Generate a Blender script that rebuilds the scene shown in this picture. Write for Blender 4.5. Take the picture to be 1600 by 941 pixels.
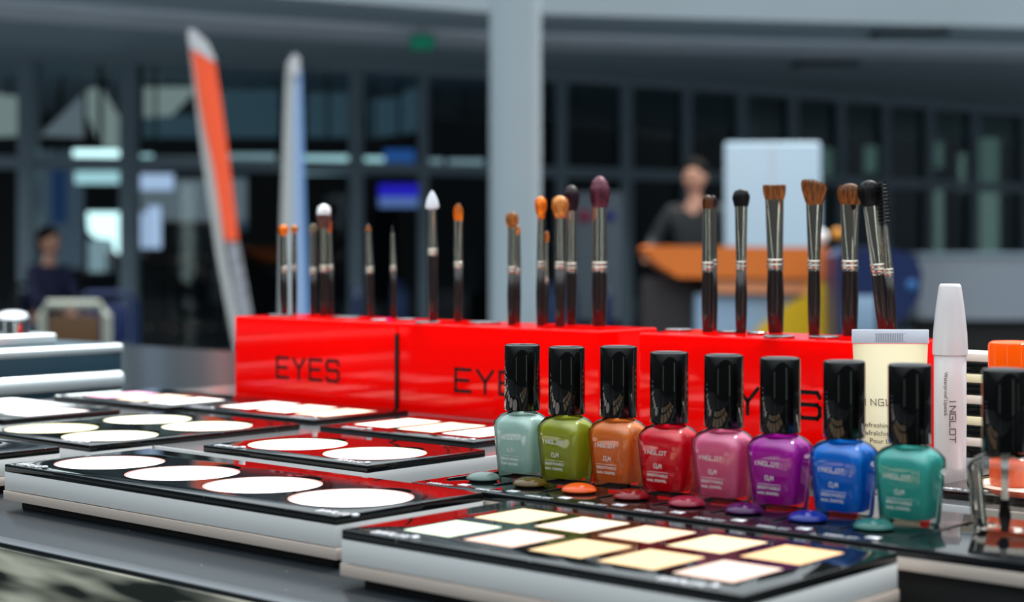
import bpy, bmesh, math, random
from mathutils import Vector, Matrix, noise
random.seed(7)
for o in list(bpy.data.objects): bpy.data.objects.remove(o)
S = bpy.context.scene
C = S.collection
PI = math.pi
# ------------------------------------------------------------------ camera, light, exposure
F = 2592.0            # focal length in pixels of the 1600 px frame
HY = 390.0            # horizon row
CZ = 1.1445           # camera height over the floor
cam_d = bpy.data.cameras.new('camera'); cam = bpy.data.objects.new('camera', cam_d); C.objects.link(cam)
cam.location = (0, 0, CZ); cam.rotation_euler = (PI/2, 0, 0)
cam_d.sensor_width = 36; cam_d.lens = F/1600*36; cam_d.shift_y = -(470.5-HY)/1600
cam_d.clip_start = .01; cam_d.clip_end = 200
cam_d.dof.use_dof = True; cam_d.dof.focus_distance = .90; cam_d.dof.aperture_fstop = 8.0
S.camera = cam
S.view_settings.view_transform = 'Standard'; S.view_settings.look = 'None'
S.view_settings.gamma = 1; S.view_settings.use_curve_mapping = False
S.view_settings.exposure = 0.0
w = bpy.data.worlds.new('world'); S.world = w; w.use_nodes = True
nt = w.node_tree; bg = nt.nodes['Background']
tc = nt.nodes.new('ShaderNodeTexCoord'); sx = nt.nodes.new('ShaderNodeSeparateXYZ'); rp = nt.nodes.new('ShaderNodeValToRGB')
nt.links.new(tc.outputs['Generated'], sx.inputs[0]); nt.links.new(sx.outputs['Z'], rp.inputs[0]); nt.links.new(rp.outputs[0], bg.inputs[0])
rp.color_ramp.elements[0].position = 0.0; rp.color_ramp.elements[0].color = (.05, .06, .07, 1)
rp.color_ramp.elements[1].position = .85; rp.color_ramp.elements[1].color = (2.7, 2.9, 3.0, 1)
e_ = rp.color_ramp.elements.new(.20); e_.color = (.10, .125, .14, 1)
e_ = rp.color_ramp.elements.new(.40); e_.color = (1.35, 1.52, 1.60, 1)
bg.inputs[1].default_value = 1.0
sd = bpy.data.lights.new('sun', 'SUN'); sd.energy = 4.6; sd.angle = math.radians(.6); sd.color = (1, .96, .9)
sun = bpy.data.objects.new('sun', sd); C.objects.link(sun)
sun.rotation_euler = Vector((.44, .42, 1.0)).to_track_quat('Z', 'Y').to_euler()   # high, from behind and the right
# ------------------------------------------------------------------ frame helpers
_n = math.hypot(2301, 2592); AX, AY = 2301/_n, 2592/_n
_n = math.hypot(2920, 2592); BX, BY = -2920/_n, 2592/_n
GR = math.atan2(AY, AX)
TT = 1.0              # table top
T0 = 1.0245           # top of the palettes
RT = 1.0203           # top of the risers
BT = CZ-.0562         # top of the red boxes
def G(a, b, z=0): return Vector((a*AX+b*BX, a*AY+b*BY, z))
def W(x, y, Z): return Vector(((x-800)/F*Z, Z, CZ+(HY-y)/F*Z))
def b_at(x, a):       # b of the point of line a=const seen at column x
    k = (x-800)/F; return a*(AX-k*AY)/(k*BY-BX)

# ------------------------------------------------------------------ materials
MATS = {}
def srgb(r, g, b):
    f = lambda c: (c/255/12.92 if c/255 <= .04045 else ((c/255+.055)/1.055)**2.4)
    return (f(r), f(g), f(b), 1)
def mat(name, col, rough=.5, metal=0, coat=0, spec=.5, emit=None, es=0, sheen=0, nscale=None, namt=.15, bump=0, bscale=200, trans=0, alpha=1):
    m = bpy.data.materials.new(name); m.use_nodes = True; t = m.node_tree; p = t.nodes['Principled BSDF']
    p.inputs['Base Color'].default_value = (*col[:3], 1); p.inputs['Roughness'].default_value = rough
    p.inputs['Metallic'].default_value = metal; p.inputs['Coat Weight'].default_value = coat; p.inputs['Coat Roughness'].default_value = .03
    p.inputs['Specular IOR Level'].default_value = spec; p.inputs['Sheen Weight'].default_value = sheen
    if emit: p.inputs['Emission Color'].default_value = (*emit[:3], 1); p.inputs['Emission Strength'].default_value = es
    tcn = t.nodes.new('ShaderNodeTexCoord')
    nz = t.nodes.new('ShaderNodeTexNoise'); nz.inputs['Scale'].default_value = nscale or 40; nz.inputs['Detail'].default_value = 4
    t.links.new(tcn.outputs['Object'], nz.inputs['Vector'])
    mx = t.nodes.new('ShaderNodeMix'); mx.data_type = 'RGBA'; mx.blend_type = 'MULTIPLY'
    mr = t.nodes.new('ShaderNodeMapRange'); mr.inputs['To Min'].default_value = 1-namt; mr.inputs['To Max'].default_value = 1+namt*.5
    t.links.new(nz.outputs['Fac'], mr.inputs['Value'])
    cmb = t.nodes.new('ShaderNodeCombineColor')
    for i in range(3): t.links.new(mr.outputs[0], cmb.inputs[i])
    mx.inputs[0].default_value = 1; mx.inputs[6].default_value = (*col[:3], 1); t.links.new(cmb.outputs[0], mx.inputs[7])
    t.links.new(mx.outputs[2], p.inputs['Base Color'])
    if bump:
        nb = t.nodes.new('ShaderNodeTexNoise'); nb.inputs['Scale'].default_value = bscale; t.links.new(tcn.outputs['Object'], nb.inputs['Vector'])
        bp = t.nodes.new('ShaderNodeBump'); bp.inputs['Strength'].default_value = bump; bp.inputs['Distance'].default_value = .001
        t.links.new(nb.outputs['Fac'], bp.inputs['Height']); t.links.new(bp.outputs[0], p.inputs['Normal'])
    MATS[name] = m; return m
def translucent(name, col, tcol, tw, rough=.08, spec=.5, coat=.5):
    """glossy plastic / lacquer that lets light through"""
    m = mat(name, col, rough, coat=coat, spec=spec, namt=.04); t = m.node_tree; p = t.nodes['Principled BSDF']; out = t.nodes['Material Output']
    tr = t.nodes.new('ShaderNodeBsdfTranslucent'); tr.inputs[0].default_value = (*tcol[:3], 1)
    ms = t.nodes.new('ShaderNodeMixShader'); ms.inputs[0].default_value = tw
    t.links.new(p.outputs[0], ms.inputs[1]); t.links.new(tr.outputs[0], ms.inputs[2]); t.links.new(ms.outputs[0], out.inputs[0]); return m
def clear(name, tint, rough=.02, ior=1.5, boost=1.0):
    """clear thin glass: see-through with fresnel reflection"""
    m = bpy.data.materials.new(name); m.use_nodes = True; t = m.node_tree; t.nodes.remove(t.nodes['Principled BSDF']); out = t.nodes['Material Output']
    a = t.nodes.new('ShaderNodeBsdfTransparent'); a.inputs[0].default_value = (*tint[:3], 1)
    g = t.nodes.new('ShaderNodeBsdfGlossy'); g.inputs['Roughness'].default_value = rough
    f = t.nodes.new('ShaderNodeFresnel'); f.inputs[0].default_value = ior
    mu = t.nodes.new('ShaderNodeMath'); mu.operation = 'MULTIPLY'; mu.inputs[1].default_value = boost; mu.use_clamp = True
    ms = t.nodes.new('ShaderNodeMixShader'); t.links.new(f.outputs[0], mu.inputs[0]); t.links.new(mu.outputs[0], ms.inputs[0])
    t.links.new(a.outputs[0], ms.inputs[1]); t.links.new(g.outputs[0], ms.inputs[2]); t.links.new(ms.outputs[0], out.inputs[0]); MATS[name] = m; return m
def dusty(name, col, rough, dens=1.0, spec=.5, coat=0, scale=420):
    """glossy black plastic with pale dust specks"""
    m = mat(name, col, rough, spec=spec, coat=coat, namt=.1); t = m.node_tree; p = t.nodes['Principled BSDF']
    tcn = t.nodes.new('ShaderNodeTexCoord'); v = t.nodes.new('ShaderNodeTexVoronoi'); v.inputs['Scale'].default_value = scale
    t.links.new(tcn.outputs['Object'], v.inputs['Vector'])
    n2 = t.nodes.new('ShaderNodeTexNoise'); n2.inputs['Scale'].default_value = scale*.45; t.links.new(tcn.outputs['Object'], n2.inputs['Vector'])
    ad_ = t.nodes.new('ShaderNodeMath'); ad_.operation = 'MULTIPLY_ADD'; ad_.inputs[1].default_value = -.55*dens; ad_.inputs[2].default_value = .42
    t.links.new(n2.outputs['Fac'], ad_.inputs[0])
    s = t.nodes.new('ShaderNodeMath'); s.operation = 'ADD'; t.links.new(v.outputs['Distance'], s.inputs[0]); t.links.new(ad_.outputs[0], s.inputs[1])
    lt = t.nodes.new('ShaderNodeMath'); lt.operation = 'LESS_THAN'; lt.inputs[1].default_value = .14; t.links.new(s.outputs[0], lt.inputs[0])
    src = p.inputs['Base Color'].links[0].from_socket
    mx = t.nodes.new('ShaderNodeMix'); mx.data_type = 'RGBA'; t.links.new(lt.outputs[0], mx.inputs[0]); t.links.new(src, mx.inputs[6]); mx.inputs[7].default_value = (.6, .6, .58, 1)
    t.links.new(mx.outputs[2], p.inputs['Base Color']); return m

M_black = dusty('black_palette_plastic', (.004, .005, .005), .05, 1.0, spec=.5)
M_tray = dusty('black_tray_plastic', (.003, .004, .005), .05, .8, spec=.5)
M_top = mat('grey_gloss_top', (.13, .13, .135), .15)
M_riser = mat('satin_grey_acrylic', (.52, .53, .53), .30, spec=.5, nscale=8, namt=.06)
M_strip = mat('brushed_metal_strip', (.60, .51, .45), .25, metal=.35, nscale=30, namt=.05)
M_notch_shade = mat('matte_black_notch_shade', (.003, .003, .003), 1.0, spec=0)
M_foot = mat('matte_black_foot', (.006, .006, .006), .7)
M_table = dusty('grey_counter_laminate', (.015, .019, .023), .22, .95, spec=.12, scale=260)
M_red = translucent('red_acrylic', (1.0, .004, .002), (1.0, .014, .004), .55, rough=.035, spec=.5, coat=0)
M_ink = mat('black_print', (.004, .002, .002), .6, spec=.2)
M_silver = mat('silver_foil', (.80, .82, .86), .3, metal=.35, nscale=900, namt=.4, bump=.5, bscale=900)
M_seal = mat('engraved_steel_seal', (.45, .46, .48), .2, metal=1, nscale=700, namt=.7, bump=.6, bscale=600)
M_chrome = mat('chrome_ferrule', (.82, .73, .64), .07, metal=1, namt=.05)
M_handle = mat('dark_lacquered_wood', (.012, .008, .008), .22, spec=.5, coat=.3)
M_cap = mat('glossy_black_cap', (.002, .002, .002), .045, spec=.4)
M_glass = clear('bottle_glass', (.98, .99, .985), .02, 1.5, 1.0)
M_white = mat('white_print', (.50, .50, .48), .5)
M_whitem = mat('white_plastic', (.8, .8, .8), .4)

# ------------------------------------------------------------------ mesh helpers
class MB:
    def __init__(s): s.v = []; s.f = []
    def add(s, vs, fs, M=None):
        k = len(s.v)
        s.v += [tuple(M @ Vector(p)) if M else tuple(p) for p in vs]; s.f += [tuple(i+k for i in q) for q in fs]; return s
    def box(s, x0, x1, y0, y1, z0, z1, bev=0, M=None, seg=2):
        bm = bmesh.new(); bmesh.ops.create_cube(bm, size=1)
        for v in bm.verts: v.co = Vector(((x0+x1)/2+v.co.x*(x1-x0), (y0+y1)/2+v.co.y*(y1-y0), (z0+z1)/2+v.co.z*(z1-z0)))
        if bev: bmesh.ops.bevel(bm, geom=bm.edges[:], offset=bev, segments=seg, affect='EDGES', profile=.5)
        bm.verts.index_update(); s.add([v.co[:] for v in bm.verts], [[v.index for v in f.verts] for f in bm.faces], M); bm.free(); return s
    def loft(s, rings, cap=True, M=None, closed=True):
        n = len(rings[0]); vs = [p for r in rings for p in r]; fs = []
        for i in range(len(rings)-1):
            for j in range(n if closed else n-1):
                a = i*n+j; b = i*n+(j+1) % n; fs.append((a, b, b+n, a+n))
        if cap: fs.append(tuple(range(n-1, -1, -1))); fs.append(tuple((len(rings)-1)*n+j for j in range(n)))
        return s.add(vs, fs, M)
    def lathe(s, prof, n=32, M=None, cap=True): return s.loft([[(r*math.cos(2*PI*j/n), r*math.sin(2*PI*j/n), z) for j in range(n)] for r, z in prof], cap, M)
    def sup(s, prof, n=40, M=None, cap=True):   # prof: (z, halfwidth x, halfdepth y, exponent, cx)
        rs = []
        for q in prof:
            z, hx, hy, e = q[:4]; cx = q[4] if len(q) > 4 else 0; r = []
            for j in range(n):
                c, d = math.cos(2*PI*j/n), math.sin(2*PI*j/n)
                r.append((cx+hx*math.copysign(abs(c)**(2/e), c), hy*math.copysign(abs(d)**(2/e), d), z))
            rs.append(r)
        return s.loft(rs, cap, M)
    def tube(s, pts, rad, n=10, cap=True):
        pts = [Vector(p) for p in pts]; rs = []
        for i, p in enumerate(pts):
            d = (pts[min(i+1, len(pts)-1)]-pts[max(i-1, 0)]).normalized()
            u = d.cross(Vector((0, 0, 1)) if abs(d.z) < .95 else Vector((0, 1, 0))).normalized(); v = d.cross(u)
            r = rad[i] if isinstance(rad, (list, tuple)) else rad
            rs.append([tuple(p+u*r*math.cos(2*PI*j/n)+v*r*math.sin(2*PI*j/n)) for j in range(n)])
        return s.loft(rs, cap)
    def prism(s, poly, d, M=None):   # poly of (x, z) extruded along y from 0 to d
        n = len(poly); vs = [(x, 0, z) for x, z in poly]+[(x, d, z) for x, z in poly]
        fs = [tuple(range(n)), tuple(range(2*n-1, n-1, -1))]+[(i, i+n, (i+1) % n+n, (i+1) % n) for i in range(n)]
        return s.add(vs, fs, M)
    def ell(s, c, r, n=20, m=12, M=None):
        pr = []
        for i in range(m+1):
            t = -PI/2+PI*i/m; k = max(math.cos(t), 1e-3)
            pr.append([(c[0]+r[0]*k*math.cos(2*PI*j/n), c[1]+r[1]*k*math.sin(2*PI*j/n), c[2]+r[2]*math.sin(t)) for j in range(n)])
        return s.loft(pr, True, M)
    def build(s, name, m, parent=None, smooth=True, loc=None, rotz=None, ang=40):
        me = bpy.data.meshes.new(name); me.from_pydata(s.v, [], s.f); me.validate()
        bm = bmesh.new(); bm.from_mesh(me); bmesh.ops.recalc_face_normals(bm, faces=bm.faces)
        if smooth:
            for f in bm.faces: f.smooth = True
            for e in bm.edges:
                if len(e.link_faces) == 2 and e.calc_face_angle(0) > math.radians(ang): e.smooth = False
        bm.to_mesh(me); bm.free()
        me.materials.append(m); o = bpy.data.objects.new(name, me); C.objects.link(o)
        if parent: o.parent = parent
        if loc is not None: o.location = loc
        if rotz is not None: o.rotation_euler = (0, 0, rotz)
        return o
def tag(o, label=None, cat=None, group=None, kind=None):
    if label: o['label'] = label
    if cat: o['category'] = cat
    if group: o['group'] = group
    if kind: o['kind'] = kind
    return o
def thing(name, label, cat, loc=(0, 0, 0), rotz=0, group=None):
    o = bpy.data.objects.new(name, None); C.objects.link(o); o.location = loc; o.rotation_euler = (0, 0, rotz); o.empty_display_size = .01
    return tag(o, label, cat, group)
def struct(mb, name, m, **k): return tag(mb.build(name, m, **k), kind='structure')
def bake(o):
    dg = bpy.context.evaluated_depsgraph_get(); dg.update(); me = bpy.data.meshes.new_from_object(o.evaluated_get(dg)); o.modifiers.clear(); o.data = me; return o
def copy_tree(o, parent=None):
    c = o.copy(); C.objects.link(c); c.parent = parent
    for ch in list(o.children): copy_tree(ch, c)
    return c
# squared lettering drawn with strokes
GL = {'E': ([(1, 1), (0, 1), (0, 0), (1, 0)], [(0, .5), (.85, .5)]), 'Y': ([(0, 1), (.5, .48), (.5, 0)], [(1, 1), (.5, .48)]),
      'S': ([(1, .82), (.88, 1), (.12, 1), (0, .85), (0, .62), (.12, .52), (.88, .52), (1, .4), (1, .12), (.88, 0), (.12, 0), (0, .15)],),
      'I': ([(.5, 0), (.5, 1)],), 'N': ([(0, 0), (0, 1), (1, 0), (1, 1)],), 'G': ([(1, 1), (.1, 1), (0, .9), (0, .1), (.1, 0), (1, 0), (1, .5), (.5, .5)],),
      'L': ([(0, 1), (0, 0), (1, 0)],), 'O': ([(.1, 0), (0, .1), (0, .9), (.1, 1), (.9, 1), (1, .9), (1, .1), (.9, 0), (.1, 0)],), 'T': ([(0, 1), (1, 1)], [(.5, 1), (.5, 0)]),
      'M': ([(0, 0), (0, 1), (.5, .4), (1, 1), (1, 0)],), '2': ([(0, 1), (1, 1), (1, .52), (0, .52), (0, 0), (1, 0)],)}
def strokes(mb, txt, o, ux, uy, un, h, wd, pitch, st, dep=.0002, fit=None):
    ux, uy, un, o = Vector(ux), Vector(uy), Vector(un), Vector(o)
    for k, ch in enumerate(txt):
        if ch not in GL: continue
        for pl in GL[ch]:
            for p, q in zip(pl, pl[1:]):
                p2 = Vector((p[0]*wd, p[1]*h)); q2 = Vector((q[0]*wd, q[1]*h)); d = (q2-p2); L = d.length; d /= L; nn = Vector((-d.y, d.x))
                p2 -= d*st/2; q2 += d*st/2; c = [p2+nn*st/2, p2-nn*st/2, q2-nn*st/2, q2+nn*st/2]
                vs = []
                for lay in (0.00002, dep):
                    for s in c:
                        P = o+ux*(k*pitch+s.x)+uy*s.y+un*lay; vs.append(fit(P) if fit else P)
                mb.add(vs, [(0, 1, 2, 3), (7, 6, 5, 4), (0, 4, 5, 1), (1, 5, 6, 2), (2, 6, 7, 3), (3, 7, 4, 0)])
    return mb
def font(mb, txt, size, M, fit=None):
    c = bpy.data.curves.new('lettering', 'FONT'); c.body = txt; c.size = size; c.resolution_u = 2; c.extrude = .00006
    o = bpy.data.objects.new('lettering', c); C.objects.link(o); dg = bpy.context.evaluated_depsgraph_get(); dg.update()
    me = bpy.data.meshes.new_from_object(o.evaluated_get(dg))
    vs = [M @ v.co for v in me.vertices]; vs = [fit(v) for v in vs] if fit else vs
    mb.add(vs, [tuple(p.vertices) for p in me.polygons]); bpy.data.objects.remove(o); return mb
def basis(o, ux, uy, un):
    return Matrix(((ux[0], uy[0], un[0], o[0]), (ux[1], uy[1], un[1], o[1]), (ux[2], uy[2], un[2], o[2]), (0, 0, 0, 1)))

# ================================================================== THE SETTING
M_floor = mat('polished_hall_floor', (.07, .08, .09), .22, nscale=1.2, namt=.25)
M_ceil = mat('painted_soffit', (.40, .51, .57), .7, nscale=.6, namt=.1)
M_band = mat('pale_soffit_band', (.85, .92, 1.0), .6, nscale=2)
M_fascia = mat('white_fascia', (.36, .42, .46), .6, nscale=1)
M_mull = mat('grey_mullion', (.26, .34, .40), .45, nscale=3)
M_pane = clear('facade_glass', (.75, .82, .85), .03, 1.45, .8)
M_dark = mat('dark_interior', (.022, .026, .028), .8, nscale=1.5, namt=.5)
mb = MB(); mb.box(-14, 22, -8, 40, -.2, 0); struct(mb, 'floor', M_floor)
YT = [(-400, 88), (0, 95), (300, 103), (600, 115), (900, 130), (1200, 150), (1600, 182), (2000, 215), (2400, 240)]
YE = [(-400, -80), (0, -36), (370, -2), (760, 27), (1200, 40), (1600, 50), (2000, 56), (2400, 60)]
def lerp(tab, x):
    for (x0, y0), (x1, y1) in zip(tab, tab[1:]):
        if x <= x1: return y0+(y1-y0)*(x-x0)/(x1-x0)
    return tab[-1][1]
def Zf(x): return 4720/(390-lerp(YT, x))
HC = 1.90
def Ze(x): return HC*F/(390-lerp(YE, x))
def XY(x, Z): return ((x-800)/F*Z, Z)
xs = list(range(-400, 2401, 50))
def ribbon(mb, c0, c1, z0, z1):    # solid curved strip between two plan curves
    rs = [[(*c0(x), z0), (*c1(x), z0), (*c1(x), z1), (*c0(x), z1)] for x in xs]; mb.loft(rs); return mb
f1 = lambda x: XY(x, Zf(x)+.1)
f0 = lambda x: XY(x, Zf(x)-.1)
zc = CZ+HC
mb = ribbon(MB(), lambda x: XY(x, Ze(x)), lambda x: XY(x, Zf(x)+9), zc, zc+.4); struct(mb, 'ceiling', M_ceil)
mb = ribbon(MB(), lambda x: XY(x, Ze(x)-.15), lambda x: XY(x, Ze(x)), zc+.02, zc+1.6); struct(mb, 'trim_1', M_fascia)
mb = ribbon(MB(), lambda x: XY(x, Ze(x)+.9), lambda x: XY(x, Ze(x)+1.75), zc-.05, zc); struct(mb, 'trim_2', M_band)
mb = ribbon(MB(), f0, f1, CZ+1.82, zc+.0); struct(mb, 'trim_3', M_mull)     # head beam of the facade
# transom and sill of the facade
mb = ribbon(MB(), f0, f1, CZ+.78, CZ+.90); struct(mb, 'trim_4', M_mull)
mb = ribbon(MB(), f0, f1, 0, .12); struct(mb, 'trim_5', M_mull)
mxs = [(-180, 24), (45, 26), (203, 26), (557, 22), (662, 16), (877, 18), (978, 20), (1072, 16), (1157, 16), (1237, 16), (1312, 15), (1382, 15), (1450, 15), (1520, 15), (1600, 15), (1700, 15)]
for i, (x, wp) in enumerate(mxs):
    Z = Zf(x); wm = wp/F*Z; X = (x-800)/F*Z; mb = MB(); mb.box(-wm/2, wm/2, -.11, .11, 0.12, CZ+1.82, .01)
    struct(mb, 'trim_%d' % (6+i), M_mull, loc=(X, Z, 0))
for i, ((x0, _), (x1, _)) in enumerate(zip(mxs, mxs[1:])):
    mb = MB(); p, q = XY(x0, Zf(x0)), XY(x1, Zf(x1))
    mb.add([(*p, .12), (*q, .12), (*q, CZ+1.82), (*p, CZ+1.82), (p[0], p[1]+.012, .12), (q[0], q[1]+.012, .12), (q[0], q[1]+.012, CZ+1.82), (p[0], p[1]+.012, CZ+1.82)],
           [(0, 1, 2, 3), (7, 6, 5, 4), (0, 4, 5, 1), (1, 5, 6, 2), (2, 6, 7, 3), (3, 7, 4, 0)])
    struct(mb, 'window_%d' % (i+1), M_pane, smooth=False)
mb = ribbon(MB(), lambda x: XY(x, Zf(x)+7), lambda x: XY(x, Zf(x)+7.3), 0, zc); struct(mb, 'wall_back', M_dark)
# unseen dark wall and tall glowing panels, added for streaks on caps and chrome
mb = MB(); mb.box(-14, 22, -5.6, -5.3, 0, 3.1); struct(mb, 'added_unseen_wall', M_dark)
M_added_glow = mat('added_glow_panel', (.05, .05, .05), .1, emit=(.75, .95, .9), es=3.0, namt=0)
for k, x in enumerate((-5.2, 3.1, 8.2)):
    mb = MB(); mb.box(-.16, .16, -5.29, -5.24, .35, 2.75, .005); struct(mb, 'window_%d' % (20+k), M_added_glow, loc=(x, 0, 0))  # unseen glowing panels, added for reflections

# ------------------------------------------------------------------ hall objects (far, out of focus)
M_col = mat('painted_column', (.34, .41, .45), .6, nscale=1, namt=.05)
t = thing('round_column', 'tall pale grey round column rising through the hall', 'column', W(805, 390, 11).to_2d().to_3d())
mb = MB(); mb.lathe([(.17, .05), (.17, 5.5)], 48); mb.build('shaft', M_col, t)
mb = MB(); mb.lathe([(.21, 0), (.21, .04), (.18, .055)], 48); mb.build('base_ring', M_mull, t)

def emit(name, rgb, s): return mat(name, (.02, .02, .02), .4, emit=srgb(*rgb), es=s, namt=0)
E_cy = emit('lit_cyan_white', (225, 255, 250), 2.4); E_cy2 = emit('lit_soft_cyan', (175, 212, 214), 1.5); E_lav = emit('lit_lavender', (185, 200, 228), 1.35)
E_blue = emit('lit_blue_sign', (38, 84, 150), 1.1); E_vio = emit('lit_screen_violet', (40, 30, 190), 1.2); E_pb = emit('lit_screen_pale', (105, 130, 190), 1.0)
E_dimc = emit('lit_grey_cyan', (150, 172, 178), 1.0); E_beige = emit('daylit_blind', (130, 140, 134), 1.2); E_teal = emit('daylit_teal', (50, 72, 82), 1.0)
E_grey = emit('daylit_grey', (105, 113, 118), 1.1); E_navy = emit('lit_navy', (25, 55, 95), .8); E_green = emit('exit_green', (0, 88, 66), 1.0); E_pink = emit('lamp_pinkish', (255, 225, 225), 4)
E_tree = emit('daylit_garden', (98, 128, 118), 1.6); E_win = emit('daylit_pale_green', (125, 152, 142), 1.7)
def lit(name, label, cat, x0, y0, x1, y1, dz, m, group=None, poly=None, frame=True):
    """a real lit panel standing or hanging behind the facade glass"""
    xc = (x0+x1)/2; Z = Zf(xc)+dz; c = W(xc, (y0+y1)/2, Z); t = thing(name, label, cat, c, 0, group); s = Z/F
    pl = poly or [(x0, y0), (x1, y0), (x1, y1), (x0, y1)]
    pts = [((x-xc)*s, ((y0+y1)/2-y)*s) for x, y in pl]
    mb = MB(); mb.prism(pts, .03); mb.build('lit_face', m, t, smooth=False)
    if frame:
        mb = MB(); mb.prism([(x*1.03, z*1.05) for x, z in pts], .05); o = mb.build('housing', M_mull, t, smooth=False); o.location = (0, .031, 0)
    top = max(z for x, z in pts); bot = min(z for x, z in pts); mb = MB()
    if c.z > CZ+.3: mb.box(-.015, .015, .005, .025, top*.9, zc-c.z)
    else: mb.box(-.015, .015, .005, .025, -c.z, bot*.9)
    mb.build('hanging_rod' if c.z > CZ+.3 else 'post', M_dark, t, smooth=False)
    return t
lit('lit_sign', 'wide bright cyan-white lit sign, upper of two left of the mullion', 'sign', 114, 234, 196, 262, .6, E_cy)
lit('lit_sign', 'long cyan-white lit strip just below the brighter left sign', 'sign', 117, 268, 198, 287, .8, E_cy2)
lit('lit_sign', 'small round-ended lit sign right of the left mullion', 'sign', 206, 241, 238, 261, .6, E_cy2)
lit('lit_sign', 'bright lavender-white lit sign under the small one, left of the orange banner', 'sign', 214, 272, 270, 297, .6, E_lav)
lit('light_strip', 'thin dim ceiling light strip behind the orange banner', 'light', 240, 245, 330, 258, 2.5, E_grey)
lit('lit_sign', 'dim greenish lit sign just right of the orange banner', 'sign', 352, 240, 430, 262, 2.5, E_dimc)
lit('lit_sign', 'long cyan-white lit sign between the blue banner and the mullion', 'sign', 472, 243, 552, 272, 1.2, E_cy2)
lit('lit_sign', 'short cyan-white lit sign beside the blue hanging sign', 'sign', 568, 245, 600, 272, 1.2, E_cy2)
lit('hanging_sign', 'blue lit hanging sign above the violet screen', 'sign', 600, 234, 648, 270, 1.2, E_blue)
t = lit('wall_screen', 'glowing violet-blue screen under the blue hanging sign', 'screen', 592, 288, 654, 308, 2, E_vio)
t2 = MB(); s_ = (Zf(623)+2)/F; t2.box(-31*s_, 31*s_, -.004, .03, -26*s_, -10*s_); t2.build('lower_panel', E_pb, t, smooth=False)
lit('lit_sign', 'dim grey lit sign left of the round column, nearer the mullion', 'sign', 668, 248, 692, 266, 2, E_dimc)
lit('lit_sign', 'dim grey lit sign close to the round column', 'sign', 700, 249, 756, 268, 2, E_dimc)
lit('bright_window', 'glaring cyan-white window of stepped outline left of the mullion', 'window', 136, 330, 199, 398, 1.5, E_cy, poly=[(136, 332), (199, 332), (199, 395), (186, 398), (178, 392), (176, 375), (150, 372), (138, 362)])
lit('light_tube', 'upright lavender light tube, left and shorter of two', 'light', 213, 332, 228, 388, 2, E_lav)
lit('light_tube', 'upright lavender light tube, right and taller of two', 'light', 231, 322, 251, 388, 2, E_lav)
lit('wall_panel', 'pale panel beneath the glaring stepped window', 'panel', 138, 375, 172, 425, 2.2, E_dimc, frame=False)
lit('roller_blind', 'pale slanting blind at the far left pane', 'blind', -10, 150, 40, 215, 2, E_beige, poly=[(-10, 145), (14, 150), (40, 150), (40, 212), (-10, 214)], frame=False)
lit('roller_blind', 'beige slanting blind right of the first mullion', 'blind', 62, 150, 130, 215, 2, E_grey, poly=[(62, 212), (128, 148), (130, 215)], frame=False)
lit('roller_blind', 'narrow tall beige blind left of the second mullion', 'blind', 136, 136, 190, 232, 2, E_beige, poly=[(136, 140), (158, 136), (190, 190), (190, 232), (158, 230), (136, 180)], frame=False)
lit('roller_blind', 'beige triangular blind right of the second mullion', 'blind', 214, 135, 310, 185, 2, E_beige, poly=[(214, 136), (310, 136), (268, 180), (214, 184)], frame=False)
lit('tinted_pane', 'dim teal glazed opening beneath the beige triangular blind', 'window', 215, 180, 335, 215, 2.4, E_teal, frame=False)
lit('tinted_pane', 'dim teal glazed opening between the two banners', 'window', 345, 140, 435, 215, 2.4, E_teal, frame=False)
lit('tinted_pane', 'dim teal glazed opening right of the blue banner', 'window', 480, 145, 545, 215, 2.4, E_teal, frame=False)
lit('tinted_pane', 'dim grey glazed opening with a slanting top edge', 'window', 577, 135, 660, 215, 2.4, E_teal, poly=[(577, 155), (620, 152), (655, 132), (660, 205), (577, 216)], frame=False)
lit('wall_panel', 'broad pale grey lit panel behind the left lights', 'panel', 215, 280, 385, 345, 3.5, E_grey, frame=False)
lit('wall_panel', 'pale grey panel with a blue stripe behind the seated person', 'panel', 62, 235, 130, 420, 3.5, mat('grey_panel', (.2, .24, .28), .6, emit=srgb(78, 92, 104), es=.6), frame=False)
lit('blue_stripe_panel', 'narrow dark blue upright stripe on the left pale panel', 'panel', 80, 262, 104, 350, 3.3, E_navy, frame=False)
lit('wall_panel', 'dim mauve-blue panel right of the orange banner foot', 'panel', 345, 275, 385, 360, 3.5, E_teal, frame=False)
def ball(name, label, cat, x, y, r, Z, m, group=None):
    mb = MB(); rr = r/F*Z; mb.ell((0, 0, 0), (rr, rr, rr)); return tag(mb.build(name, m, loc=W(x, y, Z)), label, cat, group)
def lamp(name, label, cat, x, y, r, Z, m, group=None):
    c = W(x, y, Z); t = thing(name, label, cat, (c.x, c.y, 0)); rr = r/F*Z
    mb = MB(); mb.ell((0, 0, c.z), (rr, rr, rr)); mb.build('globe', m, t); mb = MB(); mb.tube([(0, 0, c.z-rr), (0, 0, .02)], .01); mb.lathe([(.05, 0), (.05, .02)], 20); mb.build('stand', M_dark, t)
lamp('globe_lamp', 'small pinkish-white lamp above the dark standing group', 'lamp', 293, 363, 5, 23, E_pink)
lamp('globe_lamp', 'small pale lamp just above the pinkish one', 'lamp', 288, 340, 5, 24, E_cy2)
lamp('globe_lamp', 'small dim blue-white lamp left of the orange banner foot', 'lamp', 322, 376, 5, 23, E_lav)
lamp('globe_lamp', 'small dim grey lamp below the upright light tubes', 'lamp', 223, 396, 4, 23, E_grey)
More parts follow.
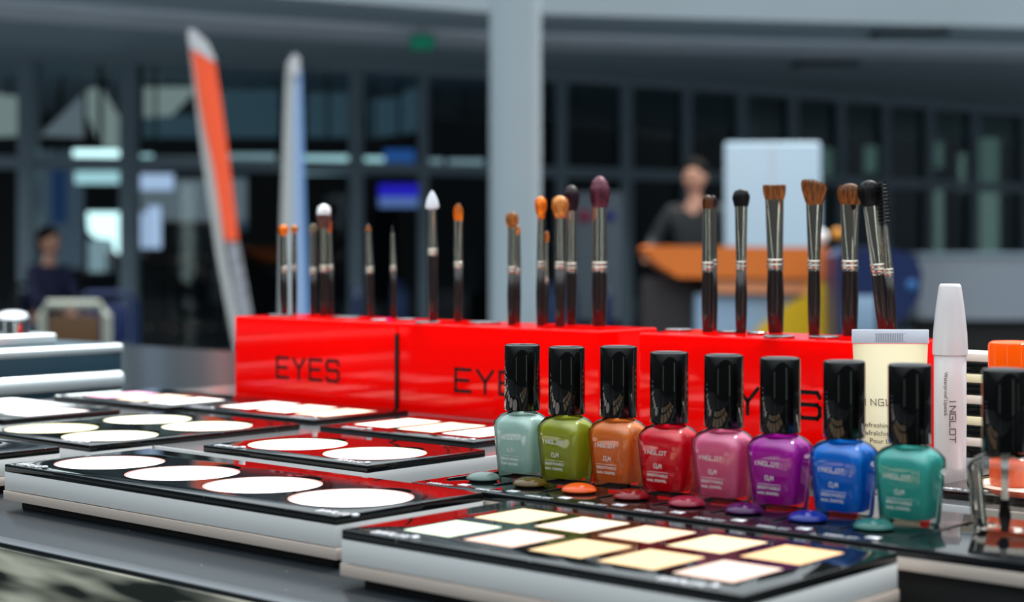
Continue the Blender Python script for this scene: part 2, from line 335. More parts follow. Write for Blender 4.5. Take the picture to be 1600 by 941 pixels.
for k, (x0, x1, y0, y1) in enumerate([(1285, 1306, 232, 290), (1352, 1376, 228, 270), (1445, 1474, 222, 262), (1530, 1562, 215, 290), (1444, 1474, 290, 395), (1530, 1562, 300, 395), (1500, 1518, 240, 300)]):
    nm = ['in the pane nearest the white board, upper', 'two panes right of the white board', 'upper of two above the pale counter, left', 'upper of two at the far right', 'tall, lower of two above the pale counter', 'tall, lower of two at the far right', 'narrow one between the two bright right columns'][k]
    lit('garden_opening', 'pale green daylit opening '+nm, 'window', x0, y0, x1, y1, 3+.3*k, E_win if k > 3 else E_tree, frame=False)
# exit sign hanging from the soffit
t = thing('exit_sign', 'small green exit sign under the soffit left of the column', 'sign', W(660, 67, 14))
mb = MB(); mb.box(-.11, .11, -.02, .02, -.07, .07, .006); mb.build('housing', mat('exit_housing', (.05, .2, .17), .5), t)
mb = MB(); mb.box(-.095, .095, -.026, -.0205, -.055, .055); mb.build('lit_face', E_green, t, smooth=False)
mb = MB(); mb.tube([(0, 0, .07), (0, 0, zc-(CZ+(390-67)/F*14))], .012); mb.build('hanging_rod', M_mull, t)
# ceiling vents
for (x, y) in ((1290, 98), (1420, 50)):
    Z = HC*F/(390-y); p = W(x, y, Z); t = thing('ceiling_vent', 'dark flush ceiling vent %s' % ('in the soffit above the white board' if x == 1290 else 'beside the pale fascia at upper right'), 'vent', (p.x, p.y, zc-.06))
    mb = MB(); mb.box(-.32, .32, -.16, .16, .02, .06, .005); mb.build('frame', M_dark, t)
    mb = MB(); [mb.box(-.3, .3, -.13+.05*i, -.11+.05*i, .0, .019) for i in range(6)]; mb.build('slats', M_mull, t)

# feather banners
M_or = translucent('orange_banner_cloth', srgb(255, 128, 88), srgb(255, 140, 90), .45, .6, .2, 0); M_gr = mat('grey_banner_cloth', (.50, .51, .50), .7)
M_bl = mat('blue_banner_cloth', (.16, .34, .68), .7); M_pale = mat('pale_banner_cloth', (.62, .62, .64), .7); M_pb = mat('pale_blue_cloth', (.38, .50, .72), .7)
def banner(name, label, Z, pole, pieces):
    base = W(pole[-1][0], pole[-1][1], Z); base.z = 0; t = thing(name, label, 'banner', base)
    mb = MB(); pp = [W(x, y, Z)-base for x, y in pole]; pp.append(Vector((pp[-1].x+.02, 0, .05))); mb.tube(pp, [.012]*(len(pp)-1)+[.02], 10); mb.build('pole', M_gr, t)
    mb = MB(); mb.lathe([(.09, 0), (.09, .03), (.05, .06), (.03, .12)], 32); mb.build('base', M_foot, t)
    for nm, m, pl, off in pieces:
        mb = MB(); mb.prism([((W(x, y, Z)-base).x, (W(x, y, Z)-base).z) for x, y in pl], .008); o = mb.build(nm, m, t, smooth=False); o.location = (0, off, 0)
    return t
banner('feather_banner', 'tall leaning orange feather banner with pale lower part', 8, [(297, 55), (318, 220), (345, 400), (372, 540), (380, 600)],
       [('sleeve', M_gr, [(294, 52), (301, 50), (330, 230), (352, 400), (382, 560), (370, 560), (340, 405), (315, 235)], -.01),
        ('banner_tip', M_pale, [(295, 48), (304, 47), (325, 66), (338, 94), (336, 98), (300, 76)], -.03),
        ('orange_cloth', M_or, [(299, 70), (336, 94), (345, 150), (356, 230), (373, 376), (352, 376), (334, 260), (318, 190), (306, 120)], -.022),
        ('pale_text_panel', mat('pale_print_cloth', (.40, .41, .45), .7, nscale=30, namt=.9), [(354, 378), (373, 378), (394, 492), (376, 520)], -.015)])
banner('feather_banner', 'upright narrow grey and blue feather banner', 8, [(452, 96), (449, 300), (447, 600)],
       [('grey_cloth', M_gr, [(456, 90), (462, 96), (460, 160), (458, 620), (436, 620), (440, 330), (447, 112)], -.012),
        ('blue_cloth', M_pb, [(462, 96), (469, 90), (470, 200), (477, 330), (486, 620), (458, 620), (459, 160)], -.022),
        ('blue_edge', M_bl, [(470, 110), (472, 110), (478, 330), (489, 620), (480, 620), (472, 300)], -.032),
        ('banner_tip', M_pale, [(454, 94), (462, 84), (470, 92), (469, 118), (457, 120)], -.04)])

# white standing board
t = thing('display_board', 'tall pale blue-white board standing behind the orange counter', 'board', (W(1208, 390, 11.6).x, 11.6, 0))
mb = MB(); mb.box(-.335, .335, 0, .06, .08, 1.895, .02, seg=3); mb.build('panel', mat('pale_blue_board', (.50, .66, .78), .5, nscale=1, namt=.04), t)
mb = MB(); mb.box(-.012, .0, -.004, 0, .1, 1.88); mb.build('seam', M_pale, t)
for s in (-1, 1):
    mb = MB(); mb.box(s*.25-.03, s*.25+.03, -.2, .26, 0, .08, .008); mb.build('foot', M_mull, t)

# orange counter and the ride beside it
t = thing('orange_counter', 'orange boat-shaped counter in front of the standing person', 'counter', (W(1150, 390, 10).x, 10, 0)); s = 10/F
def pz(x, y): return ((x-1150)*s, CZ+(390-y)*s)
M_orc = mat('orange_lacquer', srgb(226, 118, 44), .4, nscale=2); M_sal = mat('salmon_panel', srgb(232, 150, 104), .5); M_lb = mat('light_blue_panel', srgb(140, 165, 190), .5); M_yel = mat('yellow_panel', srgb(226, 180, 10), .5)
mb = MB(); mb.prism([pz(*q) for q in [(1012, 388), (1020, 384), (1294, 387), (1296, 436), (1060, 434), (1030, 415), (1014, 400)]], .7); mb.build('hull', M_orc, t)
mb = MB(); mb.prism([pz(*q) for q in [(1108, 437), (1292, 437), (1292, 460), (1112, 458)]], .6); o = mb.build('lower_band', M_sal, t); o.location = (0, .03, 0)
mb = MB(); mb.box(pz(1090, 0)[0], pz(1262, 0)[0], .08, .5, 0, pz(0, 460)[1], .01); mb.build('base_panel', M_lb, t)
mb = MB(); mb.prism([pz(*q) for q in [(1182, 516), (1225, 480), (1262, 461), (1262, 442), (1300, 442), (1302, 520), (1302, 560), (1176, 560)]], .05); o = mb.build('yellow_support', M_yel, t); o.location = (0, .0, 0)
mb = MB(); mb.box(pz(1012, 0)[0], pz(1108, 0)[0], .2, .55, 0, pz(0, 436)[1], .01); mb.build('dark_base', mat('dark_brown_panel', (.02, .014, .016), .6), t)
M_nav = mat('navy_plastic', (.006, .018, .085), .35, nscale=2)
t = thing('rounded_kiosk', 'navy rounded shield-shaped kiosk beside the orange counter', 'kiosk', (W(1375, 390, 9.5).x, 9.5, 0)); s = 9.5/F
def pk(x, y): return ((x-1375)*s, CZ+(390-y)*s)
mb = MB(); mb.prism([pk(*q) for q in [(1306, 400), (1325, 388), (1380, 386), (1428, 398), (1441, 425), (1438, 462), (1420, 490), (1392, 515), (1392, 690), (1315, 690), (1308, 500)]], .35); mb.build('body', M_nav, t)
mb = MB(); mb.box(pk(1320, 0)[0], pk(1368, 0)[0], -.012, 0, pk(0, 520)[1], pk(0, 462)[1], .004); mb.build('pale_patch', M_lb, t)
mb = MB(); mb.ell((pk(1424, 0)[0], -.005, pk(0, 446)[1]), (.032, .012, .032)); mb.build('blue_button', mat('blue_button', (.03, .14, .38), .4), t)
ball('paper_ball', 'white ball on the corner of the orange counter', 'ball', 1282, 371, 12, 10.3, M_whitem)
ball('toy_ball', 'small orange ball above the navy kiosk', 'ball', 1308, 366, 9, 9.65, mat('orange_ball', srgb(235, 150, 30), .5))
# curved pale reception counter, far right
t = thing('curved_counter', 'pale grey curved reception counter at far right', 'counter', (0, 0, 0))
def arc(x): return XY(x, 14+((x-1560)/170)**2*.5)
def arib(x0, x1, off, z0, z1, d):
    return MB().loft([[(arc(x)[0], arc(x)[1]+off, z0), (arc(x)[0], arc(x)[1]+off+d, z0), (arc(x)[0], arc(x)[1]+off+d, z1), (arc(x)[0], arc(x)[1]+off, z1)] for x in range(x0, x1, 15)])
arib(1436, 1760, 0, .55, 1.09, .3).build('front_panel', mat('grey_counter', (.25, .28, .32), .4), t)
arib(1440, 1756, .08, 0, .55, .2).build('recessed_base', M_foot, t)
arib(1434, 1762, -.02, 1.09, 1.12, .36).build('counter_top', M_mull, t)

# ------------------------------------------------------------------ people
def skinmesh(chains, sub=1):
    """chains: list of [(pos, radius), ...]; shared joints are merged"""
    vs = []; rad = []; es = []; idx = {}
    for ch in chains:
        prev = None
        for p, r in ch:
            k = tuple(round(c, 4) for c in p)
            if k not in idx: idx[k] = len(vs); vs.append(k); rad.append(r)
            if prev is not None and prev != idx[k]: es.append((prev, idx[k]))
            prev = idx[k]
    me = bpy.data.meshes.new('skin'); bm = bmesh.new(); L = bm.verts.layers.skin.verify(); bv = []
    for i, p in enumerate(vs):
        v = bm.verts.new(p); r = rad[i]; v[L].radius = (r, r) if not isinstance(r, tuple) else r; v[L].use_root = (i == 0); bv.append(v)
    for a, b in es: bm.edges.new((bv[a], bv[b]))
    bm.to_mesh(me); bm.free(); o = bpy.data.objects.new('skin', me); C.objects.link(o)
    m = o.modifiers.new('s', 'SKIN'); m.use_smooth_shade = True; m2 = o.modifiers.new('u', 'SUBSURF'); m2.levels = m2.render_levels = sub
    dg = bpy.context.evaluated_depsgraph_get(); dg.update(); me2 = bpy.data.meshes.new_from_object(o.evaluated_get(dg)); bpy.data.objects.remove(o)
    return [tuple(v.co) for v in me2.vertices], [tuple(p.vertices) for p in me2.polygons]
M_skin = mat('skin', srgb(205, 150, 125), .55, nscale=20, namt=.06); M_hair = mat('dark_hair', (.008, .005, .004), .8, spec=.1, nscale=80, namt=.4)
def person(label, loc, rz, shirt, trousers, seated=False, arms=None, group=None):
    t = thing('person', label, 'person', loc, rz, group)
    H = .47 if seated else .93
    pel = (0, 0, H); sp = (0, .01, H+.20); ch = (0, 0, H+.41); nb = (0, 0, H+.54); nk = (0, -.01, H+.60); hd = (0, -.015, H+.66)
    body = [[(pel, .115), (sp, .105), (ch, .12), (nb, .055), (nk, .048), (hd, .05)]]; shc = [[(pel, (.15, .125)), (sp, (.145, .12)), (ch, (.165, .13)), (nb, .062)]]; trc = []
    for s in (-1, 1):
        sh = (s*.175, 0, H+.49)
        el, wr = (arms or {}).get(s, ((s*.24, .0, H+.22), (s*.24, -.07, H-.02)))
        body.append([(ch, .12), (sh, .05), (el, .038), (wr, .026)]); shc.append([(ch, (.165, .13)), (sh, .066), (el, .052), (wr, .038)])
        wv = Vector(wr); d = (wv-Vector(el)).normalized(); side = d.cross(Vector((0, 1, 0)));
        side = side.normalized() if side.length > .1 else Vector((1, 0, 0)); palm = wv+d*.075
        body.append([(wr, .026), (tuple(palm), .03)])
        for k, (off, ln) in enumerate(((-.027, .065), (-.009, .075), (.009, .07), (.027, .055))):
            b = palm+side*off; body.append([(tuple(palm), .03), (tuple(b+d*.02), .010), (tuple(b+d*(.02+ln*.5)+Vector((0, -.008, 0))), .009), (tuple(b+d*(.02+ln)+Vector((0, -.02, 0))), .0075)])
        th = wv+d*.03; body.append([(wr, .026), (tuple(th-side*.035), .012), (tuple(th-side*.05+d*.045), .009)])
        hip = (s*.09, 0, H-.03)
        if seated: kn, an, toe = (s*.13, -.43, H-.01), (s*.13, -.40, .09), (s*.14, -.56, .04)
        else: kn, an, toe = (s*.10, -.015, .49), (s*.105, .01, .09), (s*.12, -.15, .04)
        body.append([(pel, .115), (hip, .085), (kn, .055), (an, .036), (toe, .032)])
        trc.append([((0, 0, H-.02), .13), (hip, .10), (kn, .070), ((an[0], an[1], .12), .055)])
    mb = MB(); mb.add(*skinmesh(body)); hc = (0, -.02, H+.735)
    mb.ell(hc, (.075, .092, .115), 24, 16); mb.ell((0, -.115, H+.725), (.013, .02, .022), 10, 6)
    for s in (-1, 1): mb.ell((s*.077, -.01, H+.73), (.012, .02, .03), 10, 6)
    mb.ell((0, -.104, H+.685), (.026, .008, .007), 10, 6); mb.build('body', M_skin, t)
    mb = MB(); [mb.ell((s*.03, -.104, H+.752), (.012, .007, .007), 10, 6) for s in (-1, 1)]; mb.build('eyes', M_foot, t)
    mb = MB(); mb.ell((0, .012, H+.785), (.088, .108, .095), 24, 14); mb.ell((0, .035, H+.74), (.086, .085, .11), 24, 14); mb.build('hair', M_hair, t)
    mb = MB(); mb.add(*skinmesh(shc)); mb.build('shirt', shirt, t)
    mb = MB(); mb.add(*skinmesh(trc)); mb.build('trousers', trousers, t)
    mb = MB()
    for s in (-1, 1):
        an, toe = ((s*.13, -.40), (s*.14, -.56)) if seated else ((s*.105, .01), (s*.12, -.15))
        mb.ell(((an[0]+toe[0])/2, (an[1]+toe[1])/2-.01, .045), (.05, .14, .045), 16, 8)
    mb.build('shoes', M_foot, t)
    return t
M_shb = mat('black_shirt', (.012, .016, .018), .8); M_shn = mat('navy_cloth', (.010, .014, .055), .8); M_shg = mat('dark_grey_cloth', (.02, .022, .024), .8)
p = W(1086, 390, 12)
person('person in a black shirt standing behind the orange counter, leaning one arm on it', (p.x, p.y, 0), -.35, M_shb, M_shg, arms={-1: ((-.30, -.05, 1.20), (-.26, -.28, 1.12)), 1: ((.24, 0, 1.15), (.2, -.2, 1.08))})
p = W(76, 390, 14.2)
person('person in dark navy clothes seated on the left, behind the silver-edged case', (p.x, p.y, 0), .9, M_shn, M_shn, seated=True, arms={-1: ((-.2, -.12, .72), (-.08, -.36, .64)), 1: ((.2, -.12, .72), (.08, -.36, .64))})
for k, (x, Z, lb) in enumerate([(246, 22, 'person in dark clothes standing beneath the upright light tubes'), (284, 21.3, 'person in dark grey clothes in the middle of the far standing group'), (322, 22.3, 'person in black clothes standing next to the orange banner')]):
    p = W(x, 390, Z); person(lb, (p.x, p.y, 0), (.4, 2.6, -.5)[k], (M_shb, M_shg, M_shb)[k], M_shb)
# chairs of the hall
def chair(label, x, Z, rz, mframe, mseat, group=None):
    p = W(x, 390, Z); t = thing('hall_chair', label, 'chair', (p.x, p.y, 0), rz, group)
    mb = MB(); mb.box(-.21, .21, -.22, .2, .42, .47, .02); mb.build('seat', mseat, t)
    mb = MB(); mb.tube([(-.18, .2, .42), (-.18, .22, .78), (-.14, .23, .84), (.14, .23, .84), (.18, .22, .78), (.18, .2, .42)], .026, 12); mb.build('back_frame', mframe, t)
    mb = MB(); mb.box(-.14, .14, .205, .225, .5, .78, .008); mb.build('backrest', mseat, t)
    for sx_, sy_ in ((-1, -1), (1, -1), (-1, 1), (1, 1)):
        mb = MB(); mb.tube([(sx_*.18, sy_*.18, .43), (sx_*.2, sy_*.2, 0)], [.018, .014], 10); mb.build('leg', mframe, t)
    return t
M_wood = mat('pale_wood', (.34, .36, .30), .5); M_brown = mat('brown_leather', (.10, .045, .012), .5); M_blc = mat('blue_fabric', (.012, .05, .13), .8)
chair('pale-framed chair with a brown backrest beyond the silver-edged case', 132, 9.4, PI, M_wood, M_brown)
chair('dark navy chair beside the left mullion, beyond the pale-framed chair', 172, 11.2, .3, M_nav, M_nav)
chair('dark chair under the seated person in navy', 76, 14.3, .9, M_foot, M_shn)
for x, Z, lb in ((405, 15, 'blue chair seen between the banners and the brushes'), (600, 13, 'blue chair beyond the liner brush, left of a pair'), (662, 14.4, 'blue chair beyond the white spade applicator'), (835, 12.6, 'blue chair right of the round column'), (905, 14, 'blue chair beyond the large purple brush'), (985, 13.2, 'dark blue chair left of the orange counter')):
    chair(lb, x, Z, .2+(x % 7)*.3, M_nav, M_blc)
# white notice stand beyond brushes
t = thing('notice_stand', 'dim grey notice stand with a red and blue mark beyond the purple brush', 'stand', (W(935, 390, 15).x, 15, 0)); s = 15/F
mb = MB(); mb.box(-.22, .22, 0, .04, .5, CZ+90*s, .01); mb.build('panel', mat('grey_notice', (.10, .125, .15), .6), t)
mb = MB(); mb.ell((-.12, -.01, CZ+52*s), (.07, .01, .06)); mb.build('red_mark', mat('red_mark', (.22, .01, .05), .5), t)
mb = MB(); mb.ell((.1, -.01, CZ+52*s), (.06, .01, .05)); mb.build('blue_mark', mat('blue_mark', (.02, .02, .2), .5), t)
mb = MB(); mb.box(-.03, .03, .0, .04, .02, .5); mb.box(-.2, .2, -.1, .15, 0, .02); mb.build('foot', M_mull, t)

# ================================================================== THE TABLE
t = thing('display_counter', 'long dark grey counter top carrying the whole make-up display', 'counter', (0, 0, 0), GR)
mb = MB(); mb.box(.443, 1.5, -.9, 2.3, TT-.035, TT, .003); mb.build('counter_top', M_table, t)
mb = MB(); mb.box(.4425, .452, -.9, 2.3, TT, TT+.0008, .0003); mb.build('edge_trim', mat('edge_trim', (.055, .065, .075), .3), t)
M_floor_refl = mat('painted_floor_reflection', (.3, .29, .25), .12, spec=.6)  # beige and dark green streaks painted as the floor mirrored in the panel
tn = M_floor_refl.node_tree; pn = tn.nodes['Principled BSDF']; tcn = tn.nodes.new('ShaderNodeTexCoord'); mp = tn.nodes.new('ShaderNodeMapping'); mp.inputs['Scale'].default_value = (4, 5, 40); mp.inputs['Rotation'].default_value = (-.10, 0, 0)
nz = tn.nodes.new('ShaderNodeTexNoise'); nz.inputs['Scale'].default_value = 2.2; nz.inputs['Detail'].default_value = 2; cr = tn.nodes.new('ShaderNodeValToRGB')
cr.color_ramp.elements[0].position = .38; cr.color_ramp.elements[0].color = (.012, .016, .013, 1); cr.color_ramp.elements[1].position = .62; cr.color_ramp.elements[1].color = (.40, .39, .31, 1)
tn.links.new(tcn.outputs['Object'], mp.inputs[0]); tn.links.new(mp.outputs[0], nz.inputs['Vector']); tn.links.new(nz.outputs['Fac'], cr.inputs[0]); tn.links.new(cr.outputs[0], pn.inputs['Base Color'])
mb = MB(); mb.box(.4405, .4428, -.9, 2.3, TT-.22, TT-.0015, .0008); mb.build('front_panel', M_floor_refl, t)
mb = MB(); mb.box(.50, 1.46, -.85, 2.25, 0.0, TT-.035, .004); mb.build('cabinet', mat('dark_cabinet', (.02, .022, .025), .5), t)

def riser(label, a0, a1, b0, b1, ext=0, style=0, top=RT):
    """grey display block: acrylic slab, metal strip, recessed black foot"""
    t = thing('display_riser', label, 'riser', G((a0+a1)/2, (b0+b1)/2, TT), GR)
    ha, hb = (a1-a0)/2, (b1-b0)/2; zt = top-TT
    if style == 0: z2, z1 = .0104, .0048
    else: z2, z1 = zt-.0001, zt-.0052
    if style == 0: mb = MB(); mb.box(-ha, ha, -hb, hb, z2, zt, .0003); mb.build('slab', M_riser, t)
    mb = MB(); mb.box(-ha-.0005, ha+.0005, -hb-.0005, hb+.0005, z1, z2-.0004 if style == 0 else zt, .0003); mb.build('edge_strip', M_strip, t)
    mb = MB(); mb.box(-ha+.0006, ha-.0006, -hb+.0006, hb-.0006, zt-.0003, zt+.00004); mb.build('top_plate', M_top, t)
    mb = MB(); mb.box(-ha+.006, ha-.006, -hb+.008, hb-.008, .0001, z1, .0002); mb.build('foot', M_foot, t)
    return t
riser('grey riser under the front left round-pan palette', .505, .603, .554, .8275)
riser('grey riser under the front square-pan concealer palette', .483, .592, .3215, .5265)
riser('wide grey riser under the middle palettes and red boxes, left end', .635, .968, .671, 1.112)
riser('grey riser under the four-disc palette at left', .588, .634, .867, 1.009)
riser('grey riser under the cut-off palette at the left border', .470, .5725, .876, 1.02)
riser('grey riser under the pink strip palettes at far left', .635, .968, 1.113, 1.20)
riser('grey riser under the rightmost red box', .885, .968, .470, .670)
riser('grey riser under the pen, the cream tube and the palette beside them', .745, .884, .20, .445)
riser('low metal-edged riser under the glossy nail polish tray', .605, .70, .17, .607, style=1)

# ------------------------------------------------------------------ palettes
P_WHITE = (.95, .90, .86)
def palette(name, label, a0, a1, b0, b1, pans, round_=True, notch=True, texts=((.03, 0),), thick=.0042, group=None, rough=None):
    """pans: (a, b, half a, half b, colour, rim colour)"""
    ca, cb = (a0+a1)/2, (b0+b1)/2; t = thing(name, label, 'palette', G(ca, cb, RT+.00008), GR, group); ha, hb = (a1-a0)/2, (b1-b0)/2
    mb = MB(); mb.box(-ha, ha, -hb, hb, 0, thick, .0006); body = mb.build('case', M_black, t, ang=30)
    cut = MB()
    for (pa, pb, ra, rb, col, rim) in pans:
        x, y = pa-ca, pb-cb
        if round_:
            cut.lathe([(ra+.0004, thick-.0018), (ra+.0004, thick+.002)], 64, Matrix.Translation((x, y, 0)))
        else: cut.box(x-ra-.0004, x+ra+.0004, y-rb-.0004, y+rb+.0004, thick-.0018, thick+.002)
    c = cut.build('cutter', M_black, smooth=False); c.parent = t
    m = body.modifiers.new('b', 'BOOLEAN'); m.operation = 'DIFFERENCE'; m.object = c; m.solver = 'EXACT'; bake(body)
    if round_ and notch:      # finger notch behind each pan
        cut2 = MB()
        for (pa, pb, ra, rb, col, rim) in pans: cut2.lathe([(.0115, thick-.0020), (.0115, thick+.002)], 40, Matrix.Translation((pa-ca+ra*.82, pb-cb, 0)))
        c2 = cut2.build('cutter', M_black, smooth=False); c2.parent = t
        m = body.modifiers.new('b', 'BOOLEAN'); m.operation = 'DIFFERENCE'; m.object = c2; m.solver = 'EXACT'; bake(body); bpy.data.objects.remove(c2)
        for (pa, pb, ra, rb, col, rim) in pans:  # flush black crescent stands in for the shade inside the notch
            n_ = 28; out = []; inn = []
            dd = ra*.82; rr_ = ra+.0006; rn = .0112; cosb = (dd*dd+rr_*rr_-rn*rn)/(2*dd*rr_); be = math.acos(max(-1, min(1, cosb)))
            xx, yy = rr_*math.cos(be), rr_*math.sin(be); al = math.atan2(yy, xx-dd)
            for k in range(n_+1):
                u = -1+2*k/n_; out.append((dd+rn*math.cos(al*u), rn*math.sin(al*u))); inn.append((rr_*math.cos(be*u), rr_*math.sin(be*u)))
            poly = out+inn[::-1][1:-1]; m_ = len(poly); vs = [(pa-ca+p, pb-cb+q, z) for z in (thick-.0019, thick+.00004) for p, q in poly]
            mbn = MB(); mbn.add(vs, [tuple(range(m_-1, -1, -1)), tuple(range(m_, 2*m_))]+[(i, (i+1) % m_, (i+1) % m_+m_, i+m_) for i in range(m_)]); mbn.build('notch_shade', M_notch_shade, t, smooth=False)
    bpy.data.objects.remove(c)
    for (pa, pb, ra, rb, col, rim) in pans:
        x, y = pa-ca, pb-cb; key = 'powder_%d_%d_%d' % tuple(int(v*255) for v in col)
        pm = MATS.get(key) or mat(key, col, .75, spec=.2, nscale=500, namt=.06, bump=.15, bscale=700)
        rk = 'rim_%d_%d_%d' % tuple(int(v*255) for v in rim); rm = MATS.get(rk) or mat(rk, rim, .35, metal=.3)
        zb = thick-.0017; zt = thick-.0002
        if round_:
            mb = MB(); mb.lathe([(ra, zb), (ra, zt), (ra-.0007, zt), (ra-.0008, zt-.0004), (ra-.0009, zb)], 64, Matrix.Translation((x, y, 0))); pan = mb.build('pan', rm, t)
            mb = MB(); mb.lathe([(ra-.0010, zb+.0001), (ra-.0010, zt-.0005), (ra-.0018, zt-.0001), (ra-.004, zt+.0001), (.0005, zt+.0002)], 64, Matrix.Translation((x, y, 0))); mb.build('powder', pm, pan)
        else:
            mb = MB(); mb.box(x-ra, x+ra, y-rb, y+rb, zb, zt-.0006, .0002); pan = mb.build('pan', rm, t)
            mb = MB(); mb.box(x-ra+.0006, x+ra-.0006, y-rb+.0006, y+rb-.0006, zt-.00055, zt+.0002, .0006); mb.build('powder', pm, pan)
    for (off, ins) in texts:      # silver lettering along the front left edge
        o = (-ha+.0025+ins, hb-off, thick)
        mb = MB(); strokes(mb, 'INGLOT', o, (0, -1, 0), (1, 0, 0), (0, 0, 1), .0042, .0024, .0037, .0011, .0004)
        mb.build('silver_lettering', M_silver, t)
        mb = MB(); mb.box(-ha+.003+ins, -ha+.0062+ins, hb-off-.0265, hb-off-.0238, thick, thick+.0012, .0005); mb.build('silver_stud', M_silver, t)
    return t
R = .0306
RIMY = (.75, .70, .45); RIMR = (.55, .25, .22)
palette('eyeshadow_palette', 'long black palette of four white round pans at front left', .505, .603, .554, .8275,
        [(.549, b, R, R, (.92, .84, .82), RIMR) for b in (.5915, .6575, .7240, .7905)], texts=((.006, .001), (.255, .001)))
palette('eyeshadow_palette', 'black palette of two white round pans reflecting red, in the middle', .635, .732, .671, .817,
        [(.6775, b, R, R, (.93, .88, .86), RIMY) for b in (.7095, .778)], texts=((.006, .001), (.115, .001)))
palette('eyeshadow_palette', 'square black palette of four cream round pans at left', .588, .757, .867, 1.009,
        [(a, b, R, R, (.90, .80, .46) if (a < .65 and b > .95) else (.95, .92, .70), RIMY) for a in (.628, .706) for b in (.904, .971)], texts=((.105, .001),))
palette('eyeshadow_palette', 'cut-off black palette at the left border with one cream round pan showing', .470, .5725, .876, 1.02,
        [(.525, .925, R, R, (.93, .90, .74), RIMY), (.525, .99, .028, R, (.93, .90, .80), RIMY)], texts=())
def strips(ac, bs, cols, rim=(.30, .10, .10), L=.027, w=.0172): return [(ac, b, L, w, cols[i % len(cols)], rim) for i, b in enumerate(bs)]
palette('blush_palette', 'black palette with pale pink strip pans at the left border', .637, .735, 1.045, 1.19, strips(.688, (1.070, 1.113, 1.156), [(.92, .72, .70), (.90, .62, .60), (.92, .74, .74), (.9, .7, .74)]), False, texts=())
palette('blush_palette', 'black palette with pink, peach and white strip pans behind the square one', .768, .868, 1.035, 1.185, strips(.812, (1.066, 1.109, 1.152), [(.94, .88, .84), (.92, .66, .48), (.88, .42, .60)]), False, texts=((.004, .001), (.1, .001)))
palette('blush_palette', 'black palette of white strip pans in front of the left red box', .780, .874, .879, 1.029, strips(.828, (.9085, .9515, .9945), [(.90, .70, .50), (.93, .84, .68), (.93, .88, .82)]), False, texts=((.004, .001), (.12, .001)))
palette('blush_palette', 'black palette of cream strip pans in front of the middle red box', .757, .853, .704, .847, strips(.806, (.737, .779, .821), [(.94, .88, .84), (.92, .80, .55), (.93, .87, .70)]), False, texts=((.018, .001), (.112, .001)))
pc = {0: [(.90, .62, .38), (.92, .72, .50), (.90, .66, .50), (.93, .76, .60), (.93, .74, .50)], 1: [(.86, .66, .58), (.88, .66, .42), (.86, .64, .40), (.90, .66, .56), (.82, .90, .74)]}
pc = {k: [tuple(c**1.35*.66 for c in q) for q in v] for k, v in pc.items()}
pans = []
for i in range(5):
    pans.append((.5615, .3510+.0355*i, .0175, .0142, pc[0][i], (.25, .14, .10))); pans.append((.5170, .3510+.0355*i, .0175, .0142, pc[1][i], (.25, .14, .10)))
palette('concealer_palette', 'large black palette of ten square skin-tone pans at the front', .483, .592, .3215, .5265, pans, False, texts=((.015, .0), (.165, .0)))
palette('eyeshadow_palette', 'black palette behind the clear bottle, right of the white pen', .761, .86, .25, .398, [(.81, .30, R, R, (.93, .88, .86), RIMY), (.81, .362, R, R, (.93, .88, .86), RIMY)], texts=((.004, .001),))

# ------------------------------------------------------------------ nail polish tray, colour samples, bottles
ta0, ta1, tb0, tb1 = .605, .70, .17, .607
t = thing('nail_polish_tray', 'glossy black tray holding the row of nail polish bottles', 'tray', G((ta0+ta1)/2, (tb0+tb1)/2, RT+.00008), GR); ha, hb = (ta1-ta0)/2, (tb1-tb0)/2
mb = MB(); mb.box(-ha, ha, -hb, hb, 0, .0042, .0007); mb.build('plate', M_tray, t)
ca, cb = (ta0+ta1)/2, (tb0+tb1)/2
COL = [((208, 236, 230), (230, 250, 245)), ((178, 186, 66), (235, 240, 110)), ((255, 150, 72), (255, 200, 120)), ((250, 26, 58), (255, 70, 95)), ((255, 140, 185), (255, 175, 210)), ((196, 30, 186), (250, 100, 240)), ((10, 140, 245), (70, 195, 255)), ((84, 196, 192), (140, 245, 235)), None]
NM = ['mint green', 'olive green', 'orange', 'red', 'pink', 'purple', 'blue', 'teal', 'clear']
CHC = [(88, 108, 102), (74, 58, 10), (205, 78, 22), (110, 4, 10), (130, 26, 48), (62, 6, 68), (6, 30, 118), (36, 92, 86)]
mb = MB()
for i in range(8):
    b = .5785-.0333*i
    strokes(mb, 'INGLOT', (-ha+.003, b+.020-cb, .0042), (0, -1, 0), (1, 0, 0), (0, 0, 1), .0028, .0018, .0028, .0006, .0002)
    mb.box(-ha+.008, -ha+.0125, b-cb-.003, b-cb+.003, .0042, .0045, .0001)
mb.build('silver_lettering', M_silver, t)
mb = MB()
for i in range(9):
    b = .5785-.0333*i+.0215-cb; mb.box(-ha+.02, ha-.006, b-.0008, b+.0008, .0042, .0047, .0002)
mb.build('dividing_ribs', M_tray, t)
for i in range(8):
    b = b_at([755, 828, 905, 986, 1073, 1162, 1262, 1365][i], .634); c = CHC[i]
    mb = MB(); pr = [(.0001+.0088*math.cos(k*PI/16)**.8 if k < 8 else .0004, .0048*math.sin(k*PI/16)) for k in range(9)]
    mb.lathe([(.0070, 0), (.0086, .0009)]+[(.0088*math.cos(k*PI/18), .0012+.0036*math.sin(k*PI/18)) for k in range(0, 9)]+[(.0003, .0048)], 36, Matrix.Diagonal((1, 1.0, 1, 1)))
    tag(mb.build('colour_sample', mat('sample_%s' % NM[i].replace(' ', '_'), srgb(*c), .10, spec=.35, namt=.05), loc=G(.634, b, T0+.00008), rotz=GR), 'glossy %s domed colour sample in front of the %s bottle' % (NM[i] if i != 1 else 'olive brown', NM[i]), 'colour sample', 'domed nail colour samples on the black tray')

